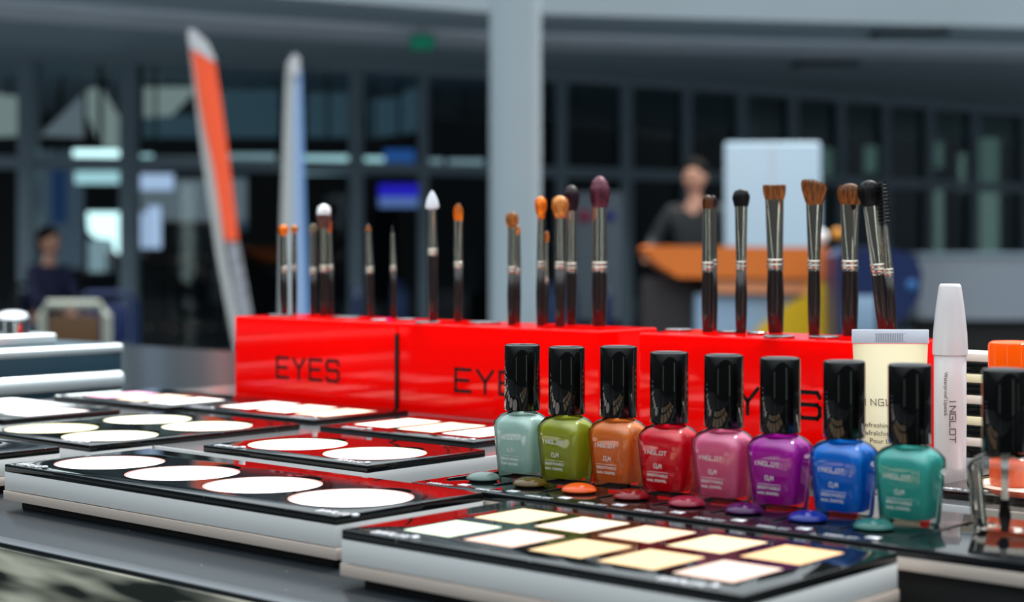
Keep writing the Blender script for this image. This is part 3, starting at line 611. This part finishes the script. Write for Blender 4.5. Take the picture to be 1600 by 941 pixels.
BW, BD, BH = .0143, .0102, .035
def bottle_prof(sx=0, wall=0):
    base = [(0, .80), (.0008, .84), (.010, .90), (.020, .965), (.0262, 1.0), (.0290, .985), (.0312, .92), (.0328, .80), (.0338, .66)]
    return base
def make_bottle(i, a, b, dz=0):
    col = COL[i]; nm = NM[i]
    lab = {8: 'clear nail polish bottle with a black cap at the right border'}.get(i, '%s nail polish bottle with a glossy black cap' % nm)
    t = thing('nail_polish_bottle', lab, 'bottle', G(a, b, T0+.00008), GR, 'nail polish bottles in a row on the tray')
    # glass: local x = depth (A), local y = width (B)
    mb = MB(); pr = [(z, BD*k, BW*k, 4.5 if z < .03 else 3.2) for z, k in bottle_prof()]+[(.0344, .0072, .0078, 2.4), (.0352, .0066, .0066, 2.0)]
    mb.sup(pr, 56); mb.build('glass_body', M_glass, t)
    li = mb = MB()
    k0 = [(.0026, .66), (.0034, .735), (.010, .79), (.020, .86), (.0255, .895), (.0285, .88), (.0305, .80), (.0320, .66), (.0330, .50)]
    if col:
        mb.sup([(z, BD*k, BW*k, 4.0 if z < .029 else 3.0) for z, k in k0], 56)
        m = translucent('lacquer_'+nm.replace(' ', '_'), srgb(*col[0]), srgb(*col[1]), .40, .10, .5, .3); mb.build('lacquer', m, t)
    else:
        mb.sup([(z, BD*k, BW*k, 4.0 if z < .029 else 3.0) for z, k in k0[:6]], 56); mb.build('clear_lacquer', clear('clear_lacquer', (.92, .86, .80), .02, 1.35, 1.2), t)
        mb = MB(); mb.tube([(0, 0, .035), (0, 0, .014)], [.0017, .0014], 12); br = mb.build('brush_stem', M_whitem, t)
        mb = MB(); mb.sup([(.002, .0007, .0016, 2), (.008, .0016, .0028, 2), (.015, .0014, .0016, 2)], 20); mb.build('bristles', M_ink, br)
    # cap
    R_ = .0094; mb = MB(); mb.lathe([(.0070, .0353), (R_-.0002, .0353), (R_, .0358), (R_, .0688+dz), (R_-.0003, .0695+dz), (R_-.0011, .0699+dz), (R_-.0018, .0697+dz), (.0025, .0693+dz), (.0003, .0693+dz)], 64); mb.build('cap', M_cap, t)
    mb = MB(); fx = -BD*.985
    if col:
        strokes(mb, 'INGLOT', (-BD-.0001, .0076, .0205), (0, -1, 0), (0, 0, 1), (-1, 0, 0), .0018, .0017, .00235, .00030, .00015)
        strokes(mb, 'O', (-BD*.96-.0001, .0018, .0140), (0, -1, 0), (0, 0, 1), (-1, 0, 0), .0019, .0014, .002, .0003, .00015)
        strokes(mb, '2', (-BD*.96-.0001, .0000, .0136), (0, -1, 0), (0, 0, 1), (-1, 0, 0), .0008, .0005, .002, .0002, .00015)
        strokes(mb, 'M', (-BD*.96-.0001, -.0011, .0140), (0, -1, 0), (0, 0, 1), (-1, 0, 0), .0019, .0014, .002, .0003, .00015)
        mb.box(-BD*.94-.0002, -BD*.94, -.0062, .0062, .0118, .01195)
        font(mb, 'BREATHABLE', .0021, basis((-BD*.93-.0003, .0062, .0096), (0, -1, 0), (0, 0, 1), (-1, 0, 0)))
        font(mb, 'NAIL ENAMEL', .0019, basis((-BD*.92-.0004, .0062, .0072), (0, -1, 0), (0, 0, 1), (-1, 0, 0)))
        mb.build('white_lettering', M_white, t, smooth=False)
    return t
for i in range(9):
    a = .658 if i != 2 else .664
    b = b_at([816, 885.5, 966.5, 1045.5, 1131, 1219, 1319, 1421.5, 1570][i], a)
    make_bottle(i, a, b, .0012 if i == 2 else 0)

# ------------------------------------------------------------------ red boxes
BXT = BT-RT
def red_box(label, b0, b1, txt, lx0, lx1):
    L = b0-b1; c = (b0+b1)/2; D = .0665; t = thing('red_brush_box', label, 'box', G(.893+D/2, c, RT+.00008), GR); ha, hb = D/2, L/2
    mb = MB(); mb.box(-ha, ha, -hb, hb, 0, BXT, .0012, seg=3)
    bm = MB(); bm.box(-ha+.004, ha-.004, -hb+.004, hb-.004, .004, BXT-.004)
    k = len(mb.v); mb.v += bm.v; mb.f += [tuple(i+k for i in reversed(q)) for q in bm.f]
    o = mb.build('case', M_red, t, smooth=False)
    # letters printed low on the front
    yb = lambda x: b_at(x, .893)-c
    mb = MB(); h = BXT*.235; z = BXT*.285; y0 = yb(lx0); y1 = yb(lx1); n = len(txt); pitch = (y0-y1)/(n-1+.68); wd = pitch*.68
    strokes(mb, txt, (-ha, y0, z), (0, -1, 0), (0, 0, 1), (-1, 0, 0), h, wd, pitch, .0025, .0003); mb.build('black_lettering', M_ink, t, smooth=False)
    return t
red_box('red acrylic brush box with black lettering, leftmost of the three', 1.1060, .9105, 'EYES', 433, 529)
red_box('red acrylic brush box, middle of the three, behind the mint bottle', .9095, .7125, 'EYES', 712, 842)
red_box('red acrylic brush box, rightmost of the three, behind the tube', .6785, .4850, 'EYES', 1107, 1281)
mb = MB(); mb.box(-.0015, 0, -.0019, .0019, 0, BXT-.0085, .0004); tag(mb.build('gap_shade_strip', M_ink, loc=G(.8929, .9100, RT+.00005), rotz=GR), 'thin black strip standing for the dark gap between the left and middle red boxes', 'strip')  # black strip stands in for the shaded slit between the two boxes
# silver stickers lying on the box tops
for k, (x, tf, wpx, lb) in enumerate([(440, .35, 42, 'at the left end of the left red box'), (540, .5, 46, 'between the clustered and the single left brushes'), (592, .15, 26, 'near the front edge left of the liner brush'), (634, .55, 30, 'just right of the liner brush'), (668, .15, 40, 'in front of the white spade applicator'), (757, .55, 52, 'right of the oval orange brush'),
                                   (1060, .6, 42, 'at the left end of the right red box'), (1138, .6, 36, 'between the short brown and black brushes'), (1182, .55, 30, 'right of the black domed brush'), (1217, .15, 50, 'in front of the flat-topped brown brush'), (1288, .35, 48, 'beside the angled brown brush')]):
    a = .893+.0665*tf; b = b_at(x, a); Z = G(a, b).y; r = wpx/F*Z/2
    mb = MB(); mb.lathe([(r*.92, 0), (r, .0004), (r, .0012), (r*.9, .0016), (r*.6, .0013), (r*.1, .0014)], 32)
    tag(mb.build('silver_seal', M_seal, loc=G(a, b, BT+.0001)), 'flat silver oval seal '+lb, 'seal', 'silver seals on the red boxes')

# ------------------------------------------------------------------ brushes
def hairmat(name, rgb, tip=None):
    m = mat('bristle_'+name, srgb(*rgb), .5, spec=.4, nscale=900, namt=.2); t_ = m.node_tree; p_ = t_.nodes['Principled BSDF']
    g = t_.nodes.new('ShaderNodeNewGeometry'); r_ = t_.nodes.new('ShaderNodeMapRange'); r_.inputs['To Min'].default_value = .35; r_.inputs['To Max'].default_value = 1.9
    t_.links.new(g.outputs['Random Per Island'], r_.inputs['Value']); v = t_.nodes.new('ShaderNodeVectorMath'); v.operation = 'SCALE'
    tc_ = t_.nodes.new('ShaderNodeTexCoord'); mp_ = t_.nodes.new('ShaderNodeMapping'); mp_.inputs['Scale'].default_value = (1900, 1900, 70); n_ = t_.nodes.new('ShaderNodeTexNoise'); n_.inputs['Scale'].default_value = 1; n_.inputs['Detail'].default_value = 1
    t_.links.new(tc_.outputs['Object'], mp_.inputs[0]); t_.links.new(mp_.outputs[0], n_.inputs['Vector']); q_ = t_.nodes.new('ShaderNodeMapRange'); q_.inputs['From Min'].default_value = .33; q_.inputs['From Max'].default_value = .67; q_.inputs['To Min'].default_value = .3; q_.inputs['To Max'].default_value = 1.25
    t_.links.new(n_.outputs['Fac'], q_.inputs['Value']); u_ = t_.nodes.new('ShaderNodeMath'); u_.operation = 'MULTIPLY'; t_.links.new(q_.outputs[0], u_.inputs[0]); t_.links.new(r_.outputs[0], u_.inputs[1])
    t_.links.new(p_.inputs['Base Color'].links[0].from_socket, v.inputs[0]); t_.links.new(u_.outputs[0], v.inputs['Scale']); t_.links.new(v.outputs[0], p_.inputs['Base Color']); return m
HM = {'orange': hairmat('orange', (236, 128, 20)), 'tan': hairmat('tan', (205, 132, 62)), 'brown': hairmat('brown', (158, 96, 48)), 'dbrown': hairmat('dark_brown', (105, 62, 32)), 'black': hairmat('black', (20, 20, 22)),
      'purple': hairmat('purple', (98, 44, 62)), 'dpurple': hairmat('dark_purple', (56, 28, 44)), 'white': hairmat('white', (236, 238, 240)), 'olive': hairmat('olive_grey', (150, 140, 110)), 'rust': hairmat('rust', (222, 105, 40)), 'brnw': hairmat('umber', (70, 42, 34))}
def tuft(parent, m, z0, w0, d0, w1, d1, H, mode, n, seed, ang=0, name='bristles', flare=1.7):
    rnd = random.Random(seed); mb = MB()
    def hgt(u, v):
        r2 = min(u*u+v*v, 1)
        if mode == 'dome': return H*(.40+.60*math.sqrt(max(0, 1-r2*.97)))
        if mode == 'flat': return H*(1-.03*r2)
        if mode == 'angled': return H*(.52+.48*math.sqrt(max(0, 1-((u+.45)/1.5)**2)) - .04*r2)
        if mode == 'point': return H*(1-.62*math.sqrt(r2))
        if mode == 'round': return H*(.18+.82*math.sqrt(max(0, 1-r2*.99)))
        return H
    w1 *= 1.06
    def wd(t): e = math.sin(min(t*flare, 1)*PI/2); return w0+(w1-w0)*e, d0+(d1-d0)*e
    # solid core
    rs = []; K = 12; N = 24
    for i in range(K+1):
        rho = math.cos(i/K*PI/2)*.86 if i else .86; r = []
        for j in range(N):
            u = rho*math.cos(2*PI*j/N); v = rho*math.sin(2*PI*j/N); h = hgt(u, v)*.92; a_, b_ = wd(h/H); r.append((u*a_, v*b_, z0+h))
        rs.append(r)
    rs.insert(0, [(.95*w0*math.cos(2*PI*j/N), .95*d0*math.sin(2*PI*j/N), z0-.0006) for j in range(N)])
    mid = [(.95*(w0+wd(.5*min(1, hgt(math.cos(2*PI*j/N), math.sin(2*PI*j/N))/H))[0])/2*math.cos(2*PI*j/N), .95*(d0+d1)/2*math.sin(2*PI*j/N), z0+.25*hgt(math.cos(2*PI*j/N), math.sin(2*PI*j/N))) for j in range(N)]
    mb.loft([rs[0], mid]+rs[1:])
    for k in range(n):
        rr = math.sqrt(rnd.uniform(.45, 1.04)); th = rnd.uniform(0, 2*PI); u, v = rr*math.cos(th), rr*math.sin(th)
        h = hgt(u, v)*rnd.uniform(.88, 1.05); j1, j2 = rnd.uniform(-.07, .07), rnd.uniform(-.07, .07); ht = .00021
        pts = []
        for s in (0, .35, .7, 1):
            hh = h*s; a_, b_ = wd(hh/H); pts.append((Vector(((u+j1*s)*a_, (v+j2*s)*b_, z0+hh)), ht*(1.1-.8*s)))
        mb.loft([[tuple(p+Vector((r*math.cos(q), r*math.sin(q), 0))) for q in (0, 2.1, 4.2)] for p, r in pts], cap=False)
    return mb.build(name, m, parent, ang=70)
BR = 0
def brush(label, x, yt, yh, yf, yb, wh, wt, wf, wk, hm, mode, base=None, xt=None, flat=1.0, n=420, extra=None, dz=0, neck=None):
    """x: column; yt/yh/yf/yb: rows of tip, bristle root, ferrule foot, handle foot; widths in photo pixels -> metres at its depth"""
    global BR; BR += 1
    Z = .0562*F/(yb-HY); a, b = 0, 0
    k = (x-800)/F; X = k*Z; a = X*AX+Z*AY; a = min(max(a, .893+.008), .893+.0665-.008); b = b_at(x, a); base_ = G(a, b, BT+.0001); Z = base_.y; s = Z/F
    t = thing('makeup_brush', label, 'brush', base_, 0, 'make-up brushes standing on the red boxes')
    yb2 = HY+.0562/s; zz = lambda y: (yb2-y)*s
    if xt is not None: t.rotation_euler = (0, math.atan2((xt-x)*1.0, (yb-yt)), 0)
    rk, rf, rt = wk*s/2, wf*s/2, wt*s/2; zf, zh, zt = zz(yf), zz(yh), zz(yt)
    mb = MB(); mb.lathe([(rk*.80, 0), (rk*.86, .0006), (rk*.97, zf*.35), (rk, zf*.6), (rf*.97, zf-.0003), (rf*.9, zf)], 28); mb.build('handle', M_handle, t)
    fd = rt*flat; q = (zh-zf); rings = [(zf-.0004, rf, rf, 2), (zf+q*.02, rf*1.02, rf*1.02, 2)]
    for c in (.06, .125):
        rings += [(zf+q*(c-.028), rf, rf, 2), (zf+q*(c-.024), rf*1.05, rf*1.05, 2), (zf+q*(c-.010), rf*1.09, rf*1.09, 2), (zf+q*(c+.010), rf*1.09, rf*1.09, 2), (zf+q*(c+.024), rf*1.05, rf*1.05, 2), (zf+q*(c+.028), rf, rf, 2)]
    for c in (.165, .2, .3, .5, .7, .85, .94, .985): u = (c-.165)/.835; rings.append((zf+q*c, rf+(rt-rf)*u, rf+(fd-rf)*u**.8, 2+.8*u*(1-flat)))
    rings += [(zh, rt*.99, fd*.99, 2+.8*(1-flat))]
    mb = MB(); mb.sup(rings, 32); mb.build('ferrule', M_chrome, t, ang=22)
    if mode == 'spade':
        r = wh*s/2; H = zt-zh; mb = MB(); mb.sup([(zh-.001, r*.35, r*.3, 2), (zh, r*.75, r*.45, 2), (zh+H*.06, r*.98, r*.5, 2), (zh+H*.2, r, r*.52, 2), (zh+H*.5, r*.82, r*.42, 2), (zh+H*.78, r*.48, r*.25, 2), (zh+H*.94, r*.2, r*.12, 2), (zh+H, r*.04, r*.03, 2)], 28); mb.build('silicone_tip', mat('white_silicone', (.72, .76, .84), .35), t)
    elif mode == 'spoolie':
        pass
    elif mode == 'liner':
        mb = MB(); mb.tube([(0, 0, zh-.001), (0, 0, zh+(zt-zh)*.6), (.0002, 0, zt)], [.0011, .0008, .0002], 10); mb.build('bristles', HM[hm], t)
    else:
        w1 = wh*s/2; nk_ = (neck*s/2) if neck else rt*.95
        tuft(t, HM[hm], zh-.0003, nk_, fd*.92, w1, max(w1*flat*.9, fd*.9) if flat < .8 else w1, zt-zh+.0003, mode, n, BR*11, flare=1.05 if neck and neck < .62*wh else 1.5)
    if extra: extra(t, s, zz)
    return t
brush('small brush with an orange slanted tip, leftmost on the left red box', 445, 350, 368, 427, 492, 15, 8, 10, 11, 'orange', 'dome', xt=443)
brush('small tan-tipped brush, second from the left end', 460, 351, 364, 424, 491, 12, 7, 9, 9, 'tan', 'dome')
brush('small grey-tipped brush just left of the white fluffy one', 489, 349, 361, 430, 492, 11, 11, 12, 11, 'olive', 'dome')
def darkroot(t, s, zz):
    mb = MB(); mb.sup([(zz(357), 8.6*s, 8.4*s, 2), (zz(349), 10.2*s, 10*s, 2), (zz(341), 11.3*s, 11.3*s, 2), (zz(336), 11.2*s, 11.2*s, 2)], 24); tag(mb.build('dark_bristle_root', HM['brnw'], t), 'dark brown root of the white bristles')
brush('white-tipped fluffy blending brush with dark brown roots', 506, 316, 355, 426, 494, 24, 14, 14, 13, 'white', 'dome', extra=darkroot, neck=13)
brush('slim brush with a narrow orange flat tip behind the white fluffy one', 518, 346, 363, 424, 490, 7, 7, 10, 9, 'rust', 'flat', xt=514)
brush('small pointed brown-tipped brush standing alone, tilted left', 580, 348, 361, 428, 494, 8, 9, 13, 11, 'brown', 'point', xt=575)
brush('thin dark-tipped liner brush, rightmost on the left red box', 616, 352, 364, 425, 495, 3, 6, 10, 10, 'black', 'liner', xt=613)
brush('white silicone spade applicator on the middle red box', 677, 298, 327, 400, 502, 21, 11, 16, 15, 'white', 'spade', xt=675)
brush('flat oval orange-tan brush right of the white spade', 716, 316, 345, 421, 503, 15, 13, 14, 14, 'orange', 'round', flat=.5)
brush('dark handle of a short brush hidden behind the round tan one', 809, 352, 366, 430, 502, 8, 8, 10, 10, 'tan', 'dome')
brush('round tan-brown brush in front of the column', 800, 329, 356, 428, 508, 20, 13, 13, 15, 'tan', 'dome', flat=.7)
brush('short thin tan brush half hidden behind the orange-tan one', 854, 360, 378, 443, 503, 8, 6, 7, 8, 'tan', 'dome')
brush('orange-tan tapered brush right of the column', 845, 304, 342, 421, 509, 20, 10, 13, 15, 'orange', 'dome', neck=9)
brush('dark purple brush behind the fan-shaped tan one', 893, 286, 330, 426, 505, 25, 16, 17, 17, 'dpurple', 'dome')
brush('tan fan-shaped brush in front of the dark purple one', 875, 303, 341, 422, 511, 29, 15, 16, 17, 'tan', 'dome', neck=14)
brush('large purple-brown powder brush, rightmost on the middle red box', 937, 271, 325, 425, 509, 33, 22, 24, 24, 'purple', 'round', neck=21, n=600)
brush('short plum-tipped brush behind the short dark brown one', 1114, 304, 325, 421, 513, 13, 12, 13, 15, 'dpurple', 'dome')
brush('short dark brown pencil brush at the left of the right red box', 1106, 303, 327, 425, 519, 17, 17, 18, 20, 'dbrown', 'dome')
brush('black domed flat brush in front of the white board', 1158, 293, 323, 424, 521, 26, 20, 16, 19, 'black', 'dome', flat=.5, neck=20, n=500)
brush('flat-topped brown brush with a wide ferrule', 1212, 289, 312, 422, 516, 33, 29, 24, 27, 'brown', 'flat', flat=.35, neck=28, n=750, xt=1210)
brush('angled brown brush right of the flat-topped one', 1272, 280, 320, 423, 524, 38, 25, 19, 20, 'brown', 'angled', flat=.4, neck=23, n=750)
brush('rounded brown flat brush left of the black one', 1328, 284, 320, 423, 519, 38, 29, 25, 26, 'brown', 'dome', flat=.4, neck=28, n=750, xt=1328)
brush('large black flat brush leaning left beside the spoolie', 1384, 277, 321, 428, 515, 40, 24, 22, 24, 'black', 'dome', flat=.45, neck=23, n=750, xt=1357)
def spool(t, s, zz):
    mb = MB(); z0, z1 = zz(352), zz(284)
    mb.tube([(0, 0, zz(362)), (0, 0, z1)], .0006, 8); core = mb.build('wire_core', M_chrome, t)
    mb = MB(); rnd = random.Random(3); turns = 12; N_ = 1700
    for k in range(N_):
        f = k/N_; z = z0+(z1-z0)*f; th = f*turns*2*PI; r = s*10*min(1, .55+5*f, .5+4*(1-f))
        for q0 in (0,):
            t2 = th+q0+rnd.uniform(-.1, .1); d = Vector((math.cos(t2), math.sin(t2), rnd.uniform(-.03, .08)))
            p = Vector((0, 0, z)); mb.loft([[tuple(p+d*q*r+Vector((e*math.cos(g), 0, e*math.sin(g)))) for g in (0, 2.1, 4.2)] for q, e in ((.05, .00028), (1, .00016))], cap=False)
    mb.build('spiral_bristles', HM['black'], t)
brush('black spiral spoolie brush leaning beside the large black brush', 1395, 285, 353, 432, 523, 18, 8, 16, 16, 'black', 'spoolie', xt=1379, extra=spool)

# ------------------------------------------------------------------ hand cream tube and pen
def tube_cream():
    a = .768; b = b_at(1391, a); base = G(a, b, RT+.0001); Z = base.y; s = Z/F
    t = thing('hand_cream_tube', 'pale cream plastic tube standing behind the blue and teal bottles', 'tube', base, -.05)
    Ht = base.z; ztop = CZ+(HY-515)*s-Ht; r = .0165
    mb = MB(); mb.lathe([(.014, 0), (.0155, .0006), (.0158, .012), (.015, .0135), (.0145, .014)], 40); tag(mb.build('cap', mat('white_cap', (.75, .74, .70), .3), t), 'white screw cap')
    pr = [(.0142, .0145, .0145, 2), (.016, .0165, .0165, 2), (.03, .0172, .0160, 2)]
    for k in range(1, 7): u = k/6; pr.append((.03+(ztop-.0075-.03)*u, .0172+(.0192-.0172)*u, .0160*(1-u)+.0011*u, 2))
    M_tb = translucent('cream_tube_plastic', (.86, .84, .72), (.98, .88, .58), .45, .22, .5, .3)
    mb = MB(); mb.sup(pr, 48); mb.build('body', M_tb, t)
    mb = MB(); mb.box(-.0196, .0196, -.0009, .0009, ztop-.0072, ztop, .0003); cr_ = mb.build('crimp', translucent('crimp_plastic', (.70, .72, .78), (.8, .82, .9), .35, .25, .5, .2), t)
    mb = MB()
    for k in range(12): mb.box(-.0075+.0012*k, -.0069+.0012*k, -.0011, -.0009, ztop-.0060, ztop-.0022)
    mb.box(-.0082, .0078, -.0010, -.0009, ztop-.0063, ztop-.0061); mb.box(-.0082, .0078, -.0010, -.0009, ztop-.0022, ztop-.0020)
    mb.build('embossed_mark', mat('grey_emboss', (.35, .36, .42), .5), cr_)
    prof = [(p[0], p[1], p[2]) for p in pr]
    def fit(v):
        for (z0, w0, d0), (z1, w1, d1) in zip(prof, prof[1:]):
            if z0 <= v.z <= z1:
                u = (v.z-z0)/(z1-z0); w_ = w0+(w1-w0)*u; d_ = d0+(d1-d0)*u; q = max(0, 1-(v.x/w_)**2); return Vector((v.x, -d_*math.sqrt(q)-.0002+v.y, v.z))
        return v
    mb = MB(); zl = CZ+(HY-631)*s-Ht
    strokes(mb, 'INGLOT', (-.0150, 0, zl), (1, 0, 0), (0, 0, 1), (0, -1, 0), .0031, .0024, .0037, .00042, .00012, fit=fit)
    for txt, y in (('Refreshing Hand Cream', 663), ('Rafraîchissante Crème', 675), ('Pour Les Mains', 687)):
        z = CZ+(HY-y-1)*s-Ht; wtx = {'P': -.0125}.get(txt[0], -.0163)
        font(mb, txt, .0033, basis((wtx, 0, z), (1, 0, 0), (0, 0, 1), (0, -1, 0)), fit=fit)
    mb.build('black_lettering', mat('grey_ink', (.10, .09, .08), .5), t, smooth=False)
tube_cream()
base = G(.8165, .4125, RT+.0001); Z = base.y; s = Z/F; zz = lambda y: CZ+(HY-y)*s-base.z
t = thing('lip_pencil', 'thick white lip pencil standing upright right of the cream tube', 'pencil', base)
M_pen = translucent('white_pen_plastic', (.70, .68, .70), (.8, .7, .7), .15, .18, .5, .4)
rb = 25*s; mb = MB(); mb.lathe([(rb*.90, 0), (rb*.97, .0008), (rb*.98, .01), (rb, .03), (rb*.99, zz(555)), (rb*.94, zz(553))], 48); mb.build('barrel', M_pen, t)
mb = MB(); mb.lathe([(rb*1.00, zz(555)), (rb*1.08, zz(554)), (rb*1.09, zz(548)), (rb*1.04, zz(520)), (rb*.88, zz(480)), (rb*.70, zz(449)), (rb*.66, zz(445.5)), (rb*.58, zz(443.5)), (rb*.1, zz(443))], 48); mb.build('cap', M_pen, t)
def pfit(v):
    th = v.x/rb; return Vector((math.sin(th)*(rb+.0002-v.y*0), -math.cos(th)*(rb+.0002-v.y), v.z))
mb = MB(); strokes(mb, 'INGLOT', (rb*-.28, 0, zz(621)), (0, 0, -1), (1, 0, 0), (0, -1, 0), .0030, .0030, .0040, .0005, .0001, fit=pfit)
font(mb, 'Waterproof Lipstick', .0028, basis((-rb*.62, 0, zz(580)), (0, 0, -1), (1, 0, 0), (0, -1, 0)), fit=pfit)
mb.build('lettering', mat('mauve_ink', (.16, .12, .14), .5), t, smooth=False)

# orange-topped jar and the stacked pans at the right border
a = .80; b = b_at(1582, a); base = G(a, b, T0+.0006); Z = base.y; s = Z/F; zz = lambda y: CZ+(HY-y)*s-base.z
t = thing('orange_capped_jar', 'pale jar with a translucent orange cap at the right border', 'jar', base)
r = 37*s; mb = MB(); mb.lathe([(r*.9, 0), (r*.95, .001), (r*.95, zz(592)), (r*.8, zz(588))], 48); mb.build('body', translucent('amber_jar', srgb(240, 130, 90), srgb(255, 150, 60), .5), t)
mb = MB(); mb.lathe([(r*.92, zz(588)), (r, zz(587)), (r, zz(541)), (r*.97, zz(536)), (r*.85, zz(533)), (.0002, zz(531.5))], 48); mb.build('cap', translucent('orange_cap', srgb(255, 120, 10), srgb(255, 130, 10), .5), t)
M_cr = mat('cream_powder', (.92, .82, .52), .7)
for k in range(5):
    a = .93; b = b_at(1534, a); z0 = RT+.0002+k*.0126
    t = thing('stacked_palette', 'small cream-edged palette stacked right of the pen, %s' % ['lowest', 'second from below', 'middle of the stack', 'second from the top', 'topmost'][k], 'palette', G(a, b, z0), GR, 'stack of small palettes behind the pen')
    mb = MB(); mb.box(-.012, .012, -.018, .018, 0, .007, .0006); mb.build('case', M_black, t)
    mb = MB(); mb.box(-.0135, .0135, -.0195, .0195, .0071, .0122, .0008); mb.build('cream_tray', M_cr if k % 2 else mat('pale_tray%d' % k, (.85, .72, .62), .5), t)

# ------------------------------------------------------------------ silver-edged case at left
t = thing('makeup_case', 'navy make-up case with silver edges at far left', 'case', G(.70, 1.50, TT), GR)
ha, hb = .243, .161; M_alu = mat('bright_aluminium', (.80, .90, .92), .28, metal=.6, namt=.04); M_nv = mat('navy_case_skin', (.008, .035, .055), .4)
zt = .0905
zt = (CZ-.0904)-TT
mb = MB(); mb.box(-ha, ha, -hb, hb, 0.002, zt-.001, .001); mb.box(-ha+.006, ha-.006, -hb+.006, hb-.006, zt-.002, zt+.0006, .0005); mb.build('shell', M_nv, t)
mb = MB(); mb.box(-ha-.002, ha+.002, -hb-.002, hb+.002, zt-.0085, zt, .003, seg=3); mb.build('lid_edge', M_alu, t)
mb = MB(); mb.box(-ha-.004, ha+.004, -hb-.004, hb+.004, zt-.0425, zt-.0255, .007, seg=4); mb.build('middle_rail', M_alu, t)
for sx_, sy_ in ((-1, -1), (1, -1), (-1, 1), (1, 1)):
    mb = MB(); mb.lathe([(.006, .0002), (.006, .002)], 16, Matrix.Translation((sx_*(ha-.02), sy_*(hb-.02), 0))); mb.build('foot', M_foot, t)
zs = TT+zt+.0007
def on_case(x, y):
    Z = (CZ-zs)*F/(y-HY); return Vector(((x-800)/F*Z, Z, zs))
Zc = on_case(25, 541).y; s = Zc/F; p = on_case(10, 540)
t = thing('silver_box', 'flat silver box lying on the navy case', 'box', p, GR)
mb = MB(); mb.box(-.04, .04, -.022, .022, 0, .0105, .002, seg=3); mb.build('lid', M_alu, t)
p = on_case(20, 540)
t = thing('chrome_bottle', 'rounded chrome object standing on the flat silver box', 'container', Vector((p.x, p.y, zs+.0106)))
mb = MB(); mb.lathe([(.014, 0), (.0165, .001), (.0165, .012), (.016, .016), (.0135, .0205), (.008, .0225), (.0003, .023)], 40); mb.build('dome', mat('polished_chrome', (.9, .9, .92), .08, metal=1), t)
